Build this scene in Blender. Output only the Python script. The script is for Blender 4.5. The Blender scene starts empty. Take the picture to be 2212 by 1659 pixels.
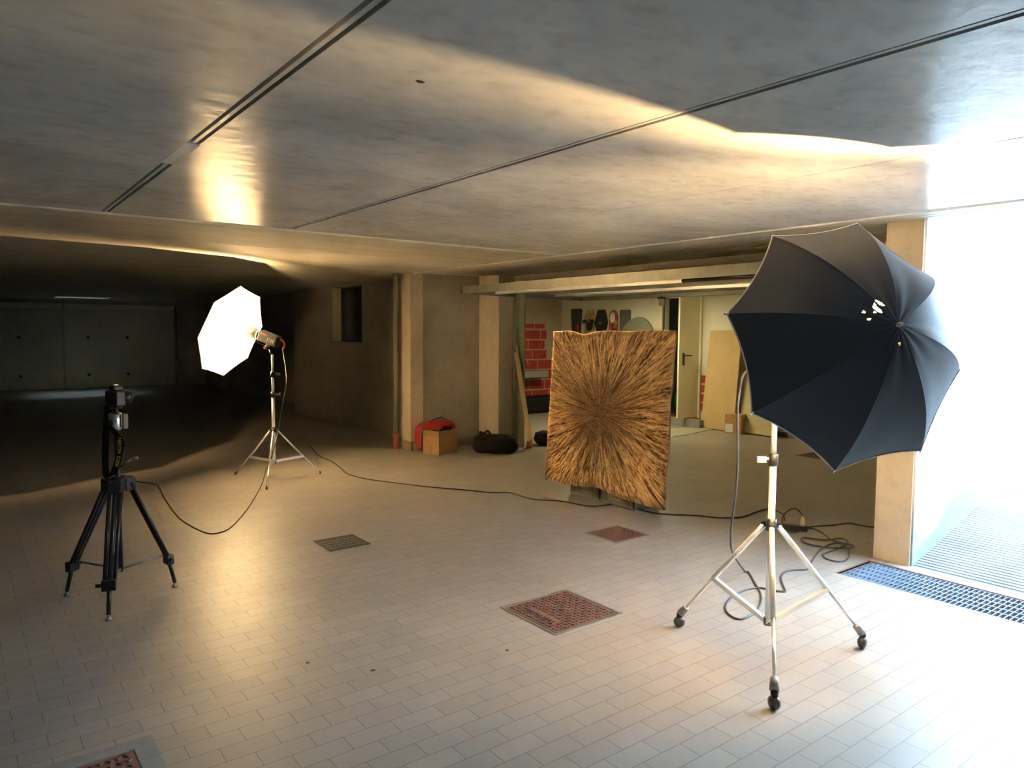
import bpy, bmesh, math, random
import numpy as np
from mathutils import Vector, Matrix, noise
random.seed(7)
PI = math.pi
C = bpy.context.scene.collection
scn = bpy.context.scene

# ------------------------------------------------------------------ camera
FPX = 1575.23; PITCH, ROLL, YAW = 0.07126532, 0.00669243, 0.65209493; CH = 1.55
up_ = Vector((math.sin(ROLL)*math.cos(PITCH), math.cos(ROLL)*math.cos(PITCH), math.sin(PITCH)))
fw_ = Vector((0, 0, -1)); fw_ = (fw_ - up_*fw_.dot(up_)).normalized(); rt_ = fw_.cross(up_)
v_ = fw_*math.cos(YAW) - rt_*math.sin(YAW); u_ = v_.cross(up_)
ROT = Matrix((u_, v_, up_))            # camera axes -> world axes
cam_d = bpy.data.cameras.new('camera'); cam = bpy.data.objects.new('camera', cam_d); C.objects.link(cam)
cam_d.sensor_width = 36; cam_d.lens = 36*FPX/2212; cam_d.clip_start = 0.05; cam_d.clip_end = 200
cam.matrix_world = Matrix.Translation((0, 0, CH)) @ ROT.to_4x4()
scn.camera = cam
# ------------------------------------------------------------------ world, light, exposure
SC = 1/32          # lights are set low and brought up by the exposure
SKY = 38.0*SC
w = bpy.data.worlds.new('sky'); scn.world = w; w.use_nodes = True
nt = w.node_tree; bg = nt.nodes['Background']
bg.inputs[0].default_value = (0.54, 0.77, 1.0, 1); bg.inputs[1].default_value = SKY
sun_d = bpy.data.lights.new('sun', 'SUN'); sun = bpy.data.objects.new('sun', sun_d); C.objects.link(sun)
sun_d.energy = 12.0*SC; sun_d.angle = 0.009; sun_d.color = (1, .95, .88)
sun.rotation_euler = Vector((0.35, 0.75, -0.75)).to_track_quat('-Z', 'Y').to_euler()
LAMP_R, LAMP_L = 560.0*SC, 560.0*SC
GAR_FILL = 70.0*SC  # power of the lamp added inside the garage
LAMP_COL = (1.0, 0.665, 0.30)
vs = scn.view_settings; vs.view_transform = 'Standard'; vs.look = 'None'; vs.gamma = 1; vs.use_curve_mapping = False
vs.exposure = 5.0

# ------------------------------------------------------------------ helpers
def ray(px, py):
    return ROT @ Vector(((px-1106)/FPX, -(py-829.5)/FPX, -1.0))
def fl(px, py, z=0.0):
    d = ray(px, py); return Vector((0, 0, CH)) + d*((z-CH)/d.z)
def at(px, py, depth):
    return Vector((0, 0, CH)) + ray(px, py)*depth
def proj(P):
    c = ROT.transposed() @ (Vector(P)-Vector((0, 0, CH))); return 1106-FPX*c.x/c.z, 829.5+FPX*c.y/c.z

class MB:
    def __init__(s): s.bm = bmesh.new()
    def box(s, x0, x1, y0, y1, z0, z1, m=None):
        vs_ = [s.bm.verts.new(p) for p in ((x0,y0,z0),(x1,y0,z0),(x1,y1,z0),(x0,y1,z0),(x0,y0,z1),(x1,y0,z1),(x1,y1,z1),(x0,y1,z1))]
        for f in ((0,3,2,1),(4,5,6,7),(0,1,5,4),(1,2,6,5),(2,3,7,6),(3,0,4,7)): s.bm.faces.new([vs_[i] for i in f])
        if m is not None:
            for v in vs_: v.co = m @ v.co
        return s
    def rbox(s, x0, x1, y0, y1, z0, z1, r=.01, seg=2, m=None):
        t = bmesh.new(); o = MB.__new__(MB); o.bm = t; o.box(x0,x1,y0,y1,z0,z1)
        bmesh.ops.bevel(t, geom=t.edges[:], offset=r, segments=seg, affect='EDGES', profile=.5)
        s.merge(t, m); return s
    def merge(s, t, m=None):
        mp = {}
        for v in t.verts: mp[v] = s.bm.verts.new(m @ v.co if m is not None else v.co)
        for f in t.faces:
            try: g = s.bm.faces.new([mp[v] for v in f.verts]); g.smooth = f.smooth
            except ValueError: pass
        t.free()
    def tube(s, pts, r, n=10, cap=True):
        pts = [Vector(p) for p in pts]; k = len(pts)
        rs = r if isinstance(r, (list, tuple)) else [r]*k
        T = []
        for i in range(k):
            a = pts[max(i-1,0)]; b = pts[min(i+1,k-1)]; T.append((b-a).normalized())
        ref = Vector((0,0,1)) if abs(T[0].z) < .9 else Vector((1,0,0))
        N = T[0].cross(ref).normalized(); rings = []
        for i in range(k):
            N = (N - T[i]*N.dot(T[i]))
            if N.length < 1e-6: N = T[i].orthogonal()
            N.normalize(); B = T[i].cross(N)
            rings.append([s.bm.verts.new(pts[i] + (N*math.cos(2*PI*j/n) + B*math.sin(2*PI*j/n))*rs[i]) for j in range(n)])
        for i in range(k-1):
            for j in range(n):
                f = s.bm.faces.new((rings[i][j], rings[i][(j+1)%n], rings[i+1][(j+1)%n], rings[i+1][j])); f.smooth = True
        if cap:
            s.bm.faces.new(rings[0][::-1]); s.bm.faces.new(rings[-1])
        return s
    def bar(s, a, b, wx, wz, up=(0,0,1)):
        a, b = Vector(a), Vector(b); d = (b-a); L = d.length; d.normalize()
        x = d.cross(Vector(up)).normalized(); z = x.cross(d)
        m = Matrix(((x.x,d.x,z.x,a.x),(x.y,d.y,z.y,a.y),(x.z,d.z,z.z,a.z),(0,0,0,1)))
        return s.box(-wx/2, wx/2, 0, L, -wz/2, wz/2, m)
    def sphere(s, c, r, seg=16, sc=(1,1,1)):
        t = bmesh.new(); bmesh.ops.create_uvsphere(t, u_segments=seg, v_segments=seg//2+2, radius=r)
        for f in t.faces: f.smooth = True
        s.merge(t, Matrix.Translation(c) @ Matrix.Diagonal((*sc,1))); return s
    def quad(s, *p): s.bm.faces.new([s.bm.verts.new(q) for q in p]); return s
    def prism(s, pts, d, m=None):     # polygon in xz/any plane extruded by vector d
        a = [s.bm.verts.new(p) for p in pts]; b = [s.bm.verts.new(Vector(p)+Vector(d)) for p in pts]
        s.bm.faces.new(a[::-1]); s.bm.faces.new(b); k = len(a)
        for i in range(k): s.bm.faces.new((a[i], a[(i+1)%k], b[(i+1)%k], b[i]))
        if m is not None:
            for v in a+b: v.co = m @ v.co
        return s
    def build(s, name, mat, parent=None):
        bmesh.ops.recalc_face_normals(s.bm, faces=s.bm.faces[:])
        me = bpy.data.meshes.new(name); s.bm.to_mesh(me); s.bm.free()
        if mat: me.materials.append(mat)
        o = bpy.data.objects.new(name, me); C.objects.link(o)
        if parent:
            o.parent = parent; o.matrix_parent_inverse = Matrix.Translation(parent.location).inverted() if parent.type == 'EMPTY' else Matrix()
        return o
def tag(o, label, cat, group=None, kind=None):
    o['label'] = label; o['category'] = cat
    if group: o['group'] = group
    if kind: o['kind'] = kind
    return o
def thing(name, label, cat, loc=(0,0,0), group=None):
    o = bpy.data.objects.new(name, None); C.objects.link(o); o.location = loc; o.empty_display_size = .1
    return tag(o, label, cat, group)
def struct(name, mb, mat, label=None):
    o = mb.build(name, mat); o['kind'] = 'structure'
    return o
def smooth(pts, n=8):
    pts = [Vector(p) for p in pts]; P = [pts[0]*2-pts[1]] + pts + [pts[-1]*2-pts[-2]]; out = []
    for i in range(1, len(P)-2):
        for k in range(n):
            t = k/n; a,b,c,d = P[i-1:i+3]
            out.append(.5*((2*b)+(c-a)*t+(2*a-5*b+4*c-d)*t*t+(3*b-a-3*c+d)*t**3))
    out.append(P[-2]); return out
def text_mesh(txt, size, name, mat, parent, mw, extrude=.0005):
    cu = bpy.data.curves.new(name, 'FONT'); cu.body = txt; cu.size = size; cu.extrude = extrude; cu.align_x = 'CENTER'; cu.align_y = 'CENTER'
    to = bpy.data.objects.new(name+'_c', cu); C.objects.link(to); bpy.context.view_layer.update()
    me = bpy.data.meshes.new_from_object(to); bpy.data.objects.remove(to); bpy.data.curves.remove(cu)
    me.transform(mw); me.materials.clear(); me.materials.append(mat); me.name = name
    o = bpy.data.objects.new(name, me); C.objects.link(o)
    if parent:
        o.parent = parent; o.matrix_parent_inverse = Matrix.Translation(parent.location).inverted() if parent.type == 'EMPTY' else Matrix()
    return o

# ------------------------------------------------------------------ materials
def mat(name, col, rough=.6, metal=0, spec=.5, bump=0, bscale=20, var=0, vscale=3, coat=0):
    m = bpy.data.materials.new(name); m.use_nodes = True; t = m.node_tree; b = t.nodes['Principled BSDF']
    b.inputs['Base Color'].default_value = (*col, 1); b.inputs['Roughness'].default_value = rough
    b.inputs['Metallic'].default_value = metal; b.inputs['Specular IOR Level'].default_value = spec
    b.inputs['Coat Weight'].default_value = coat
    tc = t.nodes.new('ShaderNodeTexCoord')
    if var:
        n = t.nodes.new('ShaderNodeTexNoise'); n.inputs['Scale'].default_value = vscale; n.inputs['Detail'].default_value = 6
        r = t.nodes.new('ShaderNodeValToRGB'); r.color_ramp.elements[0].position = .3; r.color_ramp.elements[1].position = .7
        r.color_ramp.elements[0].color = (*[c*(1-var) for c in col], 1); r.color_ramp.elements[1].color = (*[min(1, c*(1+var)) for c in col], 1)
        t.links.new(tc.outputs['Object'], n.inputs['Vector']); t.links.new(n.outputs['Fac'], r.inputs['Fac']); t.links.new(r.outputs['Color'], b.inputs['Base Color'])
    if bump:
        n2 = t.nodes.new('ShaderNodeTexNoise'); n2.inputs['Scale'].default_value = bscale; n2.inputs['Detail'].default_value = 5
        bp = t.nodes.new('ShaderNodeBump'); bp.inputs['Strength'].default_value = bump; bp.inputs['Distance'].default_value = .01
        t.links.new(tc.outputs['Object'], n2.inputs['Vector']); t.links.new(n2.outputs['Fac'], bp.inputs['Height']); t.links.new(bp.outputs['Normal'], b.inputs['Normal'])
    return m
def N(t, kind, **kw):
    n = t.nodes.new(kind)
    for k, v in kw.items():
        if k in n.inputs: n.inputs[k].default_value = v
        else: setattr(n, k, v)
    return n

def floor_material():
    m = bpy.data.materials.new('clinker_tile_floor'); m.use_nodes = True; t = m.node_tree; b = t.nodes['Principled BSDF']; L = t.links.new
    tc = N(t, 'ShaderNodeTexCoord'); mp = N(t, 'ShaderNodeMapping'); mp.inputs['Location'].default_value = (-.022, -.02, 0)
    L(tc.outputs['Object'], mp.inputs['Vector'])
    br = N(t, 'ShaderNodeTexBrick'); br.offset = .5; br.offset_frequency = 2; br.squash = 1
    br.inputs['Scale'].default_value = 1; br.inputs['Brick Width'].default_value = .2; br.inputs['Row Height'].default_value = .1
    br.inputs['Mortar Size'].default_value = .0017; br.inputs['Mortar Smooth'].default_value = .3; br.inputs['Bias'].default_value = 0
    br.inputs['Color1'].default_value = (.305, .275, .245, 1); br.inputs['Color2'].default_value = (.34, .305, .272, 1); br.inputs['Mortar'].default_value = (.12, .10, .09, 1)
    L(mp.outputs['Vector'], br.inputs['Vector'])
    n = N(t, 'ShaderNodeTexNoise'); n.inputs['Scale'].default_value = .9; n.inputs['Detail'].default_value = 8; L(tc.outputs['Object'], n.inputs['Vector'])
    r = N(t, 'ShaderNodeValToRGB'); r.color_ramp.elements[0].position = .3; r.color_ramp.elements[0].color = (.82,.80,.78,1); r.color_ramp.elements[1].position = .65; r.color_ramp.elements[1].color = (1,1,1,1)
    L(n.outputs['Fac'], r.inputs['Fac'])
    mx = N(t, 'ShaderNodeMix', data_type='RGBA', blend_type='MULTIPLY'); mx.inputs[0].default_value = 1
    L(br.outputs['Color'], mx.inputs[6]); L(r.outputs['Color'], mx.inputs[7]); L(mx.outputs[2], b.inputs['Base Color'])
    n2 = N(t, 'ShaderNodeTexNoise'); n2.inputs['Scale'].default_value = 60; n2.inputs['Detail'].default_value = 4; L(tc.outputs['Object'], n2.inputs['Vector'])
    n3 = N(t, 'ShaderNodeTexNoise'); n3.inputs['Scale'].default_value = 5; n3.inputs['Detail'].default_value = 2; L(tc.outputs['Object'], n3.inputs['Vector'])
    rr = N(t, 'ShaderNodeMapRange'); rr.inputs[3].default_value = .34; rr.inputs[4].default_value = .46; L(n3.outputs['Fac'], rr.inputs[0]); L(rr.outputs[0], b.inputs['Roughness'])
    b1 = N(t, 'ShaderNodeBump', invert=True); b1.inputs['Strength'].default_value = .4; b1.inputs['Distance'].default_value = .002; L(br.outputs['Fac'], b1.inputs['Height'])
    b2 = N(t, 'ShaderNodeBump'); b2.inputs['Strength'].default_value = .12; b2.inputs['Distance'].default_value = .002; L(n2.outputs['Fac'], b2.inputs['Height']); L(b1.outputs['Normal'], b2.inputs['Normal'])
    L(b2.outputs['Normal'], b.inputs['Normal'])
    b.inputs['Specular IOR Level'].default_value = .6
    return m
def concrete(name, col, dark, rough=.55, sx=1, sy=1, ribs=None, bump=.15, spec=.4, rib_axis='X', ribstr=.6, fine=.4):
    """cast concrete with stretched stains; ribs = board marks, period in metres"""
    m = bpy.data.materials.new(name); m.use_nodes = True; t = m.node_tree; b = t.nodes['Principled BSDF']; L = t.links.new
    tc = N(t, 'ShaderNodeTexCoord'); mp = N(t, 'ShaderNodeMapping'); mp.inputs['Scale'].default_value = (sx, sy, 1); L(tc.outputs['Object'], mp.inputs['Vector'])
    n = N(t, 'ShaderNodeTexNoise'); n.inputs['Scale'].default_value = 1.3; n.inputs['Detail'].default_value = 9; n.inputs['Roughness'].default_value = .62; n.inputs['Distortion'].default_value = .4
    L(mp.outputs['Vector'], n.inputs['Vector'])
    r = N(t, 'ShaderNodeValToRGB'); r.color_ramp.elements[0].position = .30; r.color_ramp.elements[1].position = .62
    r.color_ramp.elements[0].color = (*dark, 1); r.color_ramp.elements[1].color = (*col, 1); L(n.outputs['Fac'], r.inputs['Fac'])
    sp = N(t, 'ShaderNodeTexNoise'); sp.inputs['Scale'].default_value = 14; sp.inputs['Detail'].default_value = 8; L(mp.outputs['Vector'], sp.inputs['Vector'])
    r2 = N(t, 'ShaderNodeValToRGB'); r2.color_ramp.elements[0].position = .28; r2.color_ramp.elements[1].position = .5; r2.color_ramp.elements[0].color = (.72,.70,.68,1); r2.color_ramp.elements[1].color = (1,1,1,1)
    L(sp.outputs['Fac'], r2.inputs['Fac'])
    mx = N(t, 'ShaderNodeMix', data_type='RGBA', blend_type='MULTIPLY'); mx.inputs[0].default_value = fine
    L(r.outputs['Color'], mx.inputs[6]); L(r2.outputs['Color'], mx.inputs[7]); L(mx.outputs[2], b.inputs['Base Color'])
    n2 = N(t, 'ShaderNodeTexNoise'); n2.inputs['Scale'].default_value = 9; n2.inputs['Detail'].default_value = 6; L(mp.outputs['Vector'], n2.inputs['Vector'])
    bp = N(t, 'ShaderNodeBump'); bp.inputs['Strength'].default_value = bump; bp.inputs['Distance'].default_value = .01; L(n2.outputs['Fac'], bp.inputs['Height'])
    last = bp
    if ribs:
        wv = N(t, 'ShaderNodeTexWave', bands_direction=rib_axis); wv.inputs['Scale'].default_value = 2*PI/ribs/20; wv.inputs['Distortion'].default_value = .15; wv.inputs['Detail'].default_value = 2; wv.inputs['Detail Scale'].default_value = .4
        L(tc.outputs['Object'], wv.inputs['Vector'])
        b3 = N(t, 'ShaderNodeBump'); b3.inputs['Strength'].default_value = ribstr; b3.inputs['Distance'].default_value = .01; L(wv.outputs['Fac'], b3.inputs['Height']); L(bp.outputs['Normal'], b3.inputs['Normal']); last = b3
    L(last.outputs['Normal'], b.inputs['Normal'])
    b.inputs['Roughness'].default_value = rough; b.inputs['Specular IOR Level'].default_value = spec
    return m
M = {}
M['floor'] = floor_material()
M['ceil'] = concrete('smooth_precast_ceiling', (.66,.645,.61), (.44,.425,.39), rough=.23, sx=.75, sy=1.1, bump=.35, spec=.045, fine=.6)
M['beam_x'] = concrete('board_marked_concrete', (.58,.53,.44), (.42,.38,.31), rough=.7, sx=.5, sy=2, ribs=.06, rib_axis='Y', bump=.3, ribstr=1.0)
M['beam_y'] = concrete('board_marked_beam', (.55,.50,.41), (.38,.34,.27), rough=.7, sx=3, sy=.4, ribs=.09, rib_axis='X', bump=.5)
M['slab2'] = concrete('rear_slab_concrete', (.58,.54,.46), (.44,.40,.33), rough=.6, sx=.4, sy=1.5)
M['plaster'] = concrete('stained_wall_plaster', (.40,.35,.27), (.28,.245,.185), rough=.8, bump=.35)
M['pillar'] = concrete('pale_pillar_concrete', (.56,.48,.36), (.42,.35,.26), rough=.75, bump=.4)
M['mortar'] = concrete('pale_mortar_seam', (.78,.75,.68), (.60,.57,.50), rough=.8, bump=1)
M['groove'] = mat('dark_joint', (.06,.055,.05), .9)
M['white_wall'] = mat('white_paint_wall', (.72,.68,.56), .7, bump=.1, bscale=8, var=.04)
M['tan_wall'] = mat('tan_unpainted_wall', (.42,.35,.26), .8, bump=.2, var=.08, vscale=1.5)
M['steel'] = mat('galvanised_steel', (.33,.33,.28), .42, .75, bump=.08, bscale=12, var=.12, vscale=9)
M['steel_dark'] = mat('dark_galvanised_steel', (.22,.23,.20), .5, .6, var=.1)
M['chrome'] = mat('brushed_aluminium', (.82,.82,.82), .25, 1.0)
M['alu'] = mat('satin_aluminium', (.80,.80,.80), .33, .55)
M['black'] = mat('black_plastic', (.018,.018,.02), .4)
M['black_metal'] = mat('black_enamelled_metal', (.02,.021,.026), .35, .3)
M['rubber'] = mat('black_rubber', (.015,.015,.016), .65)
M['grey_wheel'] = mat('grey_caster_plastic', (.045,.045,.055), .3)
M['caster'] = mat('grey_caster_housing', (.28,.27,.27), .4, .4)
M['cable'] = mat('black_cable_rubber', (.02,.019,.02), .5)
M['grey_cable'] = mat('grey_cable_sheath', (.055,.055,.065), .5)
M['red'] = mat('red_plastic', (.55,.05,.03), .4)
M['plug'] = mat('cream_plug_plastic', (.75,.62,.42), .5)
M['card'] = mat('brown_cardboard', (.42,.24,.10), .85, var=.06, vscale=5)
M['card2'] = mat('pale_hardboard', (.50,.36,.17), .8, var=.07, vscale=4)
M['tape'] = mat('brown_packing_tape', (.33,.19,.09), .45)
M['redbag'] = mat('red_nylon_bag', (.52,.02,.03), .6, bump=.4, bscale=15)
M['blackbag'] = mat('black_nylon_bag', (.010,.010,.011), .8, spec=.2, bump=.8, bscale=14)
M['terra'] = mat('orange_terracotta_pipe', (.50,.15,.06), .6)
M['pvc'] = mat('grey_painted_pipe', (.22,.205,.155), .7, 0, spec=.2, var=.1)
M['wood'] = mat('pale_pine', (.62,.47,.28), .7, var=.1, vscale=10)
M['iron'] = mat('brown_cast_iron', (.20,.105,.085), .55, .35, bump=.2, bscale=40, var=.15, vscale=12)
M['iron_dark'] = mat('dark_cast_iron', (.05,.04,.035), .6, .4)
M['zinc'] = mat('zinc_grating', (.33,.40,.50), .4, .7)
M['cement'] = mat('grey_cement_collar', (.26,.25,.235), .8, bump=.5, var=.12, vscale=15)
M['hole'] = mat('dark_pit', (.02,.018,.016), .9)
M['paper'] = mat('crumpled_white_sheet', (.60,.60,.48), .8, bump=.4, bscale=6)
M['door'] = mat('cream_metal_door', (.74,.72,.50), .45, bump=.03)
M['rust'] = mat('rusty_corner_strip', (.20,.09,.05), .7)
M['yellow'] = mat('yellow_lettering', (.75,.52,.02), .5)
M['crate'] = mat('grey_plastic_crate', (.21,.205,.18), .5)
M['cream_ink'] = mat('cream_lettering', (.75,.70,.50), .6)
M['granite'] = mat('grey_round_board', (.07,.074,.048), .7, var=.25, vscale=50)
M['skirt'] = mat('brown_skirting_tile', (.28,.19,.14), .5, var=.1)
M['green'] = mat('green_rubble_sack', (.03,.22,.05), .6)
M['white_plastic'] = mat('white_plastic', (.75,.75,.72), .4)
M['glass_dark'] = mat('dark_window_pane', (.03,.038,.032), .25)

# ------------------------------------------------------------------ setting: floor
GX0, GX1, GY1 = 4.503, 4.93, 2.40          # drain trench in front of the ramp
f = MB()
def slab(x0, x1, y0, y1, z=-.12): f.box(x0, x1, y0, y1, z, 0)
slab(-7, GX0, -8, GY1); slab(GX1, 5.05, -3.2, GY1); slab(GX0, 5.05, -8, -3.2)
slab(-7, 10.05, GY1, 22.2)
struct('floor', f, M['floor'])
t = MB(); t.box(GX0, GX1, -3.2, GY1, -.35, -.30); t.box(GX0-.03, GX0, -3.2, GY1, -.35, -.12); t.box(GX1, GX1+.03, -3.2, GY1, -.35, -.12)
struct('trim_1', t, M['hole'])
t = MB(); t.box(GX1-.012, GX1+.006, -3.2, GY1+.01, -.04, .004); t.box(GX0, GX1, GY1, GY1+.01, -.04, .003)
struct('trim_2', t, M['rust'])
# ------------------------------------------------------------------ ceiling
ZC = 2.30; TH = .10
JX = [-7.0, -6.4, -5.22, -4.02, -2.82, -1.62, -.415, .795, 2.005, 3.25, 4.72]
t = MB()
for i in range(len(JX)-1):
    a, b_ = JX[i]+.024, JX[i+1]-.024
    if i == 9: b_ = JX[10]-.0
    if i == 8: b_ = JX[9]-.004
    if i == 9: a = JX[9]+.004
    t.box(a, b_, -8, 5.37, ZC, ZC+TH)
struct('ceiling', t, M['ceil'])
WX0, WX1, WY0, WY1 = 1.92, 3.0, 19.6, 20.55       # light well near the far doors
t2 = MB(); t2.box(-7.1, 5.0, -8.1, WY0, ZC+TH, ZC+.3); t2.box(-7.1, WX0, WY0, WY1, ZC+TH, ZC+.3); t2.box(WX1, 5.0, WY0, WY1, ZC+TH, ZC+.3); t2.box(-7.1, 5.0, WY1, 22.3, ZC+TH, ZC+.3); t2.box(5.0, 10.1, 2.19, 22.3, ZC+TH, ZC+.3)
struct('trim_3', t2, M['groove'])
t = MB()
for jx in JX[1:9]: t.box(jx-.004, jx+.012, -8, 5.36, ZC+.004, ZC+TH)
struct('trim_4', t, M['ceil'])
t = MB()                                                     # mortar patch closing the joint
t.box(.765, .825, 3.18, 3.62, ZC-.001, ZC+.05)
struct('trim_5', t, M['mortar'])
t = MB(); t.box(-7, 4.72, 5.40, 6.66, ZC, ZC+TH); struct('beam_front', t, M['beam_x'])
t = MB(); t.box(-7, 4.72, 6.66, 7.80, ZC-.002, ZC+TH); t.box(-7, 5.7, 7.815, WY0, ZC, ZC+TH); t.box(-7, 5.7, WY1, 22.2, ZC, ZC+TH); t.box(-7, WX0, WY0, WY1, ZC, ZC+TH); t.box(WX1, 5.7, WY0, WY1, ZC, ZC+TH); struct('ceiling_rear', t, M['slab2'])
t = MB(); t.box(4.74, 6.02, 2.19, 7.80, ZC, ZC+TH); t.box(4.74, 5.06, -8, 2.19, ZC, ZC+TH); struct('beam_right', t, M['beam_y'])
t = MB(); t.box(6.05, 10.0, 2.3, 11.4, ZC, ZC+TH); struct('ceiling_garage', t, M['slab2'])
# irregular mortar seams squeezed out along the beam edges
def seam(name, a, b, wid, th, n=160, seed=0):
    mb = MB(); a, b = Vector(a), Vector(b); d = (b-a)/n; s = Vector((-d.y, d.x, 0)).normalized(); prev = None
    for i in range(n+1):
        p = a+d*i; k = noise.noise(Vector((i*.23, seed, 0)))*.6 + noise.noise(Vector((i*.9, seed+5, 0)))*.4
        w0 = wid*(.55+.6*k); w1 = wid*(.55+.6*noise.noise(Vector((i*.31, seed+9, 0)))); h = th*(.7+.5*k)
        r = [mb.bm.verts.new(p-s*w0+Vector((0,0,.002))), mb.bm.verts.new(p-s*w0*.4-Vector((0,0,h))), mb.bm.verts.new(p+s*w1*.4-Vector((0,0,h))), mb.bm.verts.new(p+s*w1+Vector((0,0,.002)))]
        if prev:
            for j in range(3): q = mb.bm.faces.new((prev[j], r[j], r[j+1], prev[j+1])); q.smooth = True
        prev = r
    return struct(name, mb, M['mortar'])
seam('trim_6', (-7, 5.385, ZC), (4.74, 5.385, ZC), .036, .014)
seam('trim_7', (4.735, -8, ZC), (4.735, 8.3, ZC), .034, .013, seed=3)
# ------------------------------------------------------------------ walls
# left wall, with the vehicle opening near the far doors
t = MB(); t.box(-7.2, -7, -8, 22.2, 0, ZC+.05)
struct('wall_left', t, M['plaster'])
t = MB(); t.box(-7.2, 5.05, -8.2, -8, 0, ZC+.05); t.box(4.95, 5.05, -8, -.2, 0, ZC+.1); struct('wall_front', t, M['plaster'])
t = MB(); t.box(-7, 5.9, 22.0, 22.2, 2.20, ZC+.05); t.box(-7, 5.9, 22.12, 22.3, 0, 2.2); t.box(4.95, 5.9, 21.9, 22.1, 0, ZC); struct('wall_back', t, M['plaster'])
t = MB()        # wall with the small window
Y0, Y1, Z0 = 10.60, 11.72, 1.37
t.box(5.11, 5.36, 8.50, Y0, 0, ZC); t.box(5.11, 5.36, Y1, 13.5, 0, ZC); t.box(5.11, 5.36, Y0, Y1, 0, Z0); t.box(5.11, 5.36, Y0, Y1, 2.27, ZC)
t.box(5.36, 5.8, 13.3, 13.5, 0, ZC); t.box(5.7, 5.9, 13.5, 22.1, 0, ZC)
struct('wall_right', t, M['plaster'])
wn = MB().box(5.29, 5.33, Y0, Y1, Z0, 2.27).build('window_1', M['glass_dark']); wn['kind'] = 'structure'
MB().box(5.265, 5.30, Y0, Y0+.05, Z0, 2.27).box(5.265, 5.30, Y1-.05, Y1, Z0, 2.27).box(5.265, 5.30, Y0, Y1, Z0, Z0+.05).box(5.265,5.30,Y0,Y1,2.22,2.27).box(5.265,5.30,11.12,11.18,Z0,2.27).build('window_frame', M['black_metal'], wn)
MB().box(5.085, 5.27, Y0-.03, Y1+.03, Z0-.03, Z0).build('window_sill', M['cement'], wn)
t = MB(); t.box(4.70, 6.05, 8.30, 8.50, 0, ZC); struct('wall_return', t, M['plaster'])
t = MB(); t.box(4.665, 4.85, 8.27, 8.50, .0, ZC); struct('wall_pier_left', t, M['pillar'])
t = MB(); t.box(5.76, 6.05, 7.84, 8.30, 0, ZC); struct('wall_pier_right', t, M['pillar'])
t = MB(); t.box(4.655, 4.70, 8.25, 8.46, 0, .12); t.box(4.70, 5.76, 8.285, 8.30, 0, .10); struct('baseboard_return', t, M['skirt'])
# wall between the garage bay and the ramp, with its exposed pier
t = MB(); t.box(5.03, 5.45, 2.19, 2.43, 0, ZC); struct('wall_pillar', t, M['pillar'])
t = MB(); t.box(5.45, 10.0, 2.20, 2.42, 0, ZC+.1); struct('wall_side', t, M['white_wall'])
# garage interior
t = MB()
DY0, DY1, DZ1 = 7.80, 8.60, 2.15          # doorway in the back wall
t.box(9.9, 10.05, 2.42, DY0, 0, ZC); t.box(9.9, 10.05, DY1, 11.3, 0, ZC); t.box(9.9, 10.05, DY0, DY1, DZ1, ZC)
struct('wall_garage_back', t, M['white_wall'])
t = MB(); t.box(5.36, 9.98, 11.3, 11.45, 0, ZC); struct('wall_garage_left', t, M['tan_wall'])
for nm, bx_ in (('wall_corridor_right', (10.05, 11.2, 7.5, 7.6, .13, 2.3)), ('wall_corridor_left', (10.05, 11.2, 8.8, 8.9, .13, 2.3)), ('wall_corridor_end', (11.2, 11.3, 7.5, 8.9, .13, 2.3)), ('ceiling_corridor', (10.05, 11.3, 7.5, 8.9, 2.3, 2.4)), ('floor_corridor', (10.05, 11.3, 7.5, 8.9, 0, .13))):
    struct(nm, MB().box(*bx_), M['steel_dark'])
t = MB(); t.box(9.885, 9.9, 2.42, 7.72, 0, .07); struct('baseboard_garage', t, M['steel_dark'])
# painted / exposed red bricks
def bricks(name, origin, du, dv, dn, cells):
    mb = MB()
    for (a, b_, c, d) in cells:
        mb.prism([origin+du*a+dv*c, origin+du*b_+dv*c, origin+du*b_+dv*d, origin+du*a+dv*d], dn)
    return mb
bm_ = M['brick'] = mat('red_brick_face', (.40,.045,.03), .7, var=.2, vscale=7, bump=.3)
cells = []
rh = .145
rows = [(1.62, 1.715), (1.415, 1.585), (1.215, 1.385), (1.015, 1.19)] + [(.99-.2*k-.175, .99-.2*k) for k in range(5)]
for r_, (z0, z1) in enumerate(rows):
    lo, hi = (8.86, 9.44) if r_ == 0 else (8.735, 9.49) if r_ < 4 else (8.5, 9.88)
    x = [8.86, 8.50, 8.62, 8.72][r_ % 4] - (0 if r_ < 4 else .42)
    while x < hi-.02:
        a, b_ = max(x, lo), min(x+(.40 if r_ else .308), hi)
        if b_-a > .03: cells.append((a, b_, max(z0, .02), z1))
        x += .422 if r_ else .33
struct('trim_8', bricks('b', Vector((0, 11.3, 0)), Vector((1,0,0)), Vector((0,0,1)), Vector((0,-.006,0)), cells), bm_)
cells = []
for r_ in range(4):
    z0 = .62-r_*.155
    for (a, b_) in ((7.45, 7.745),) if r_ % 2 else ((7.40, 7.55), (7.57, 7.745)): cells.append((a, b_, z0, z0+.13))
struct('trim_9', bricks('b', Vector((9.9, 0, .1)), Vector((0,1,0)), Vector((0,0,1)), Vector((-.006,0,0)), cells), bm_)
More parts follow.
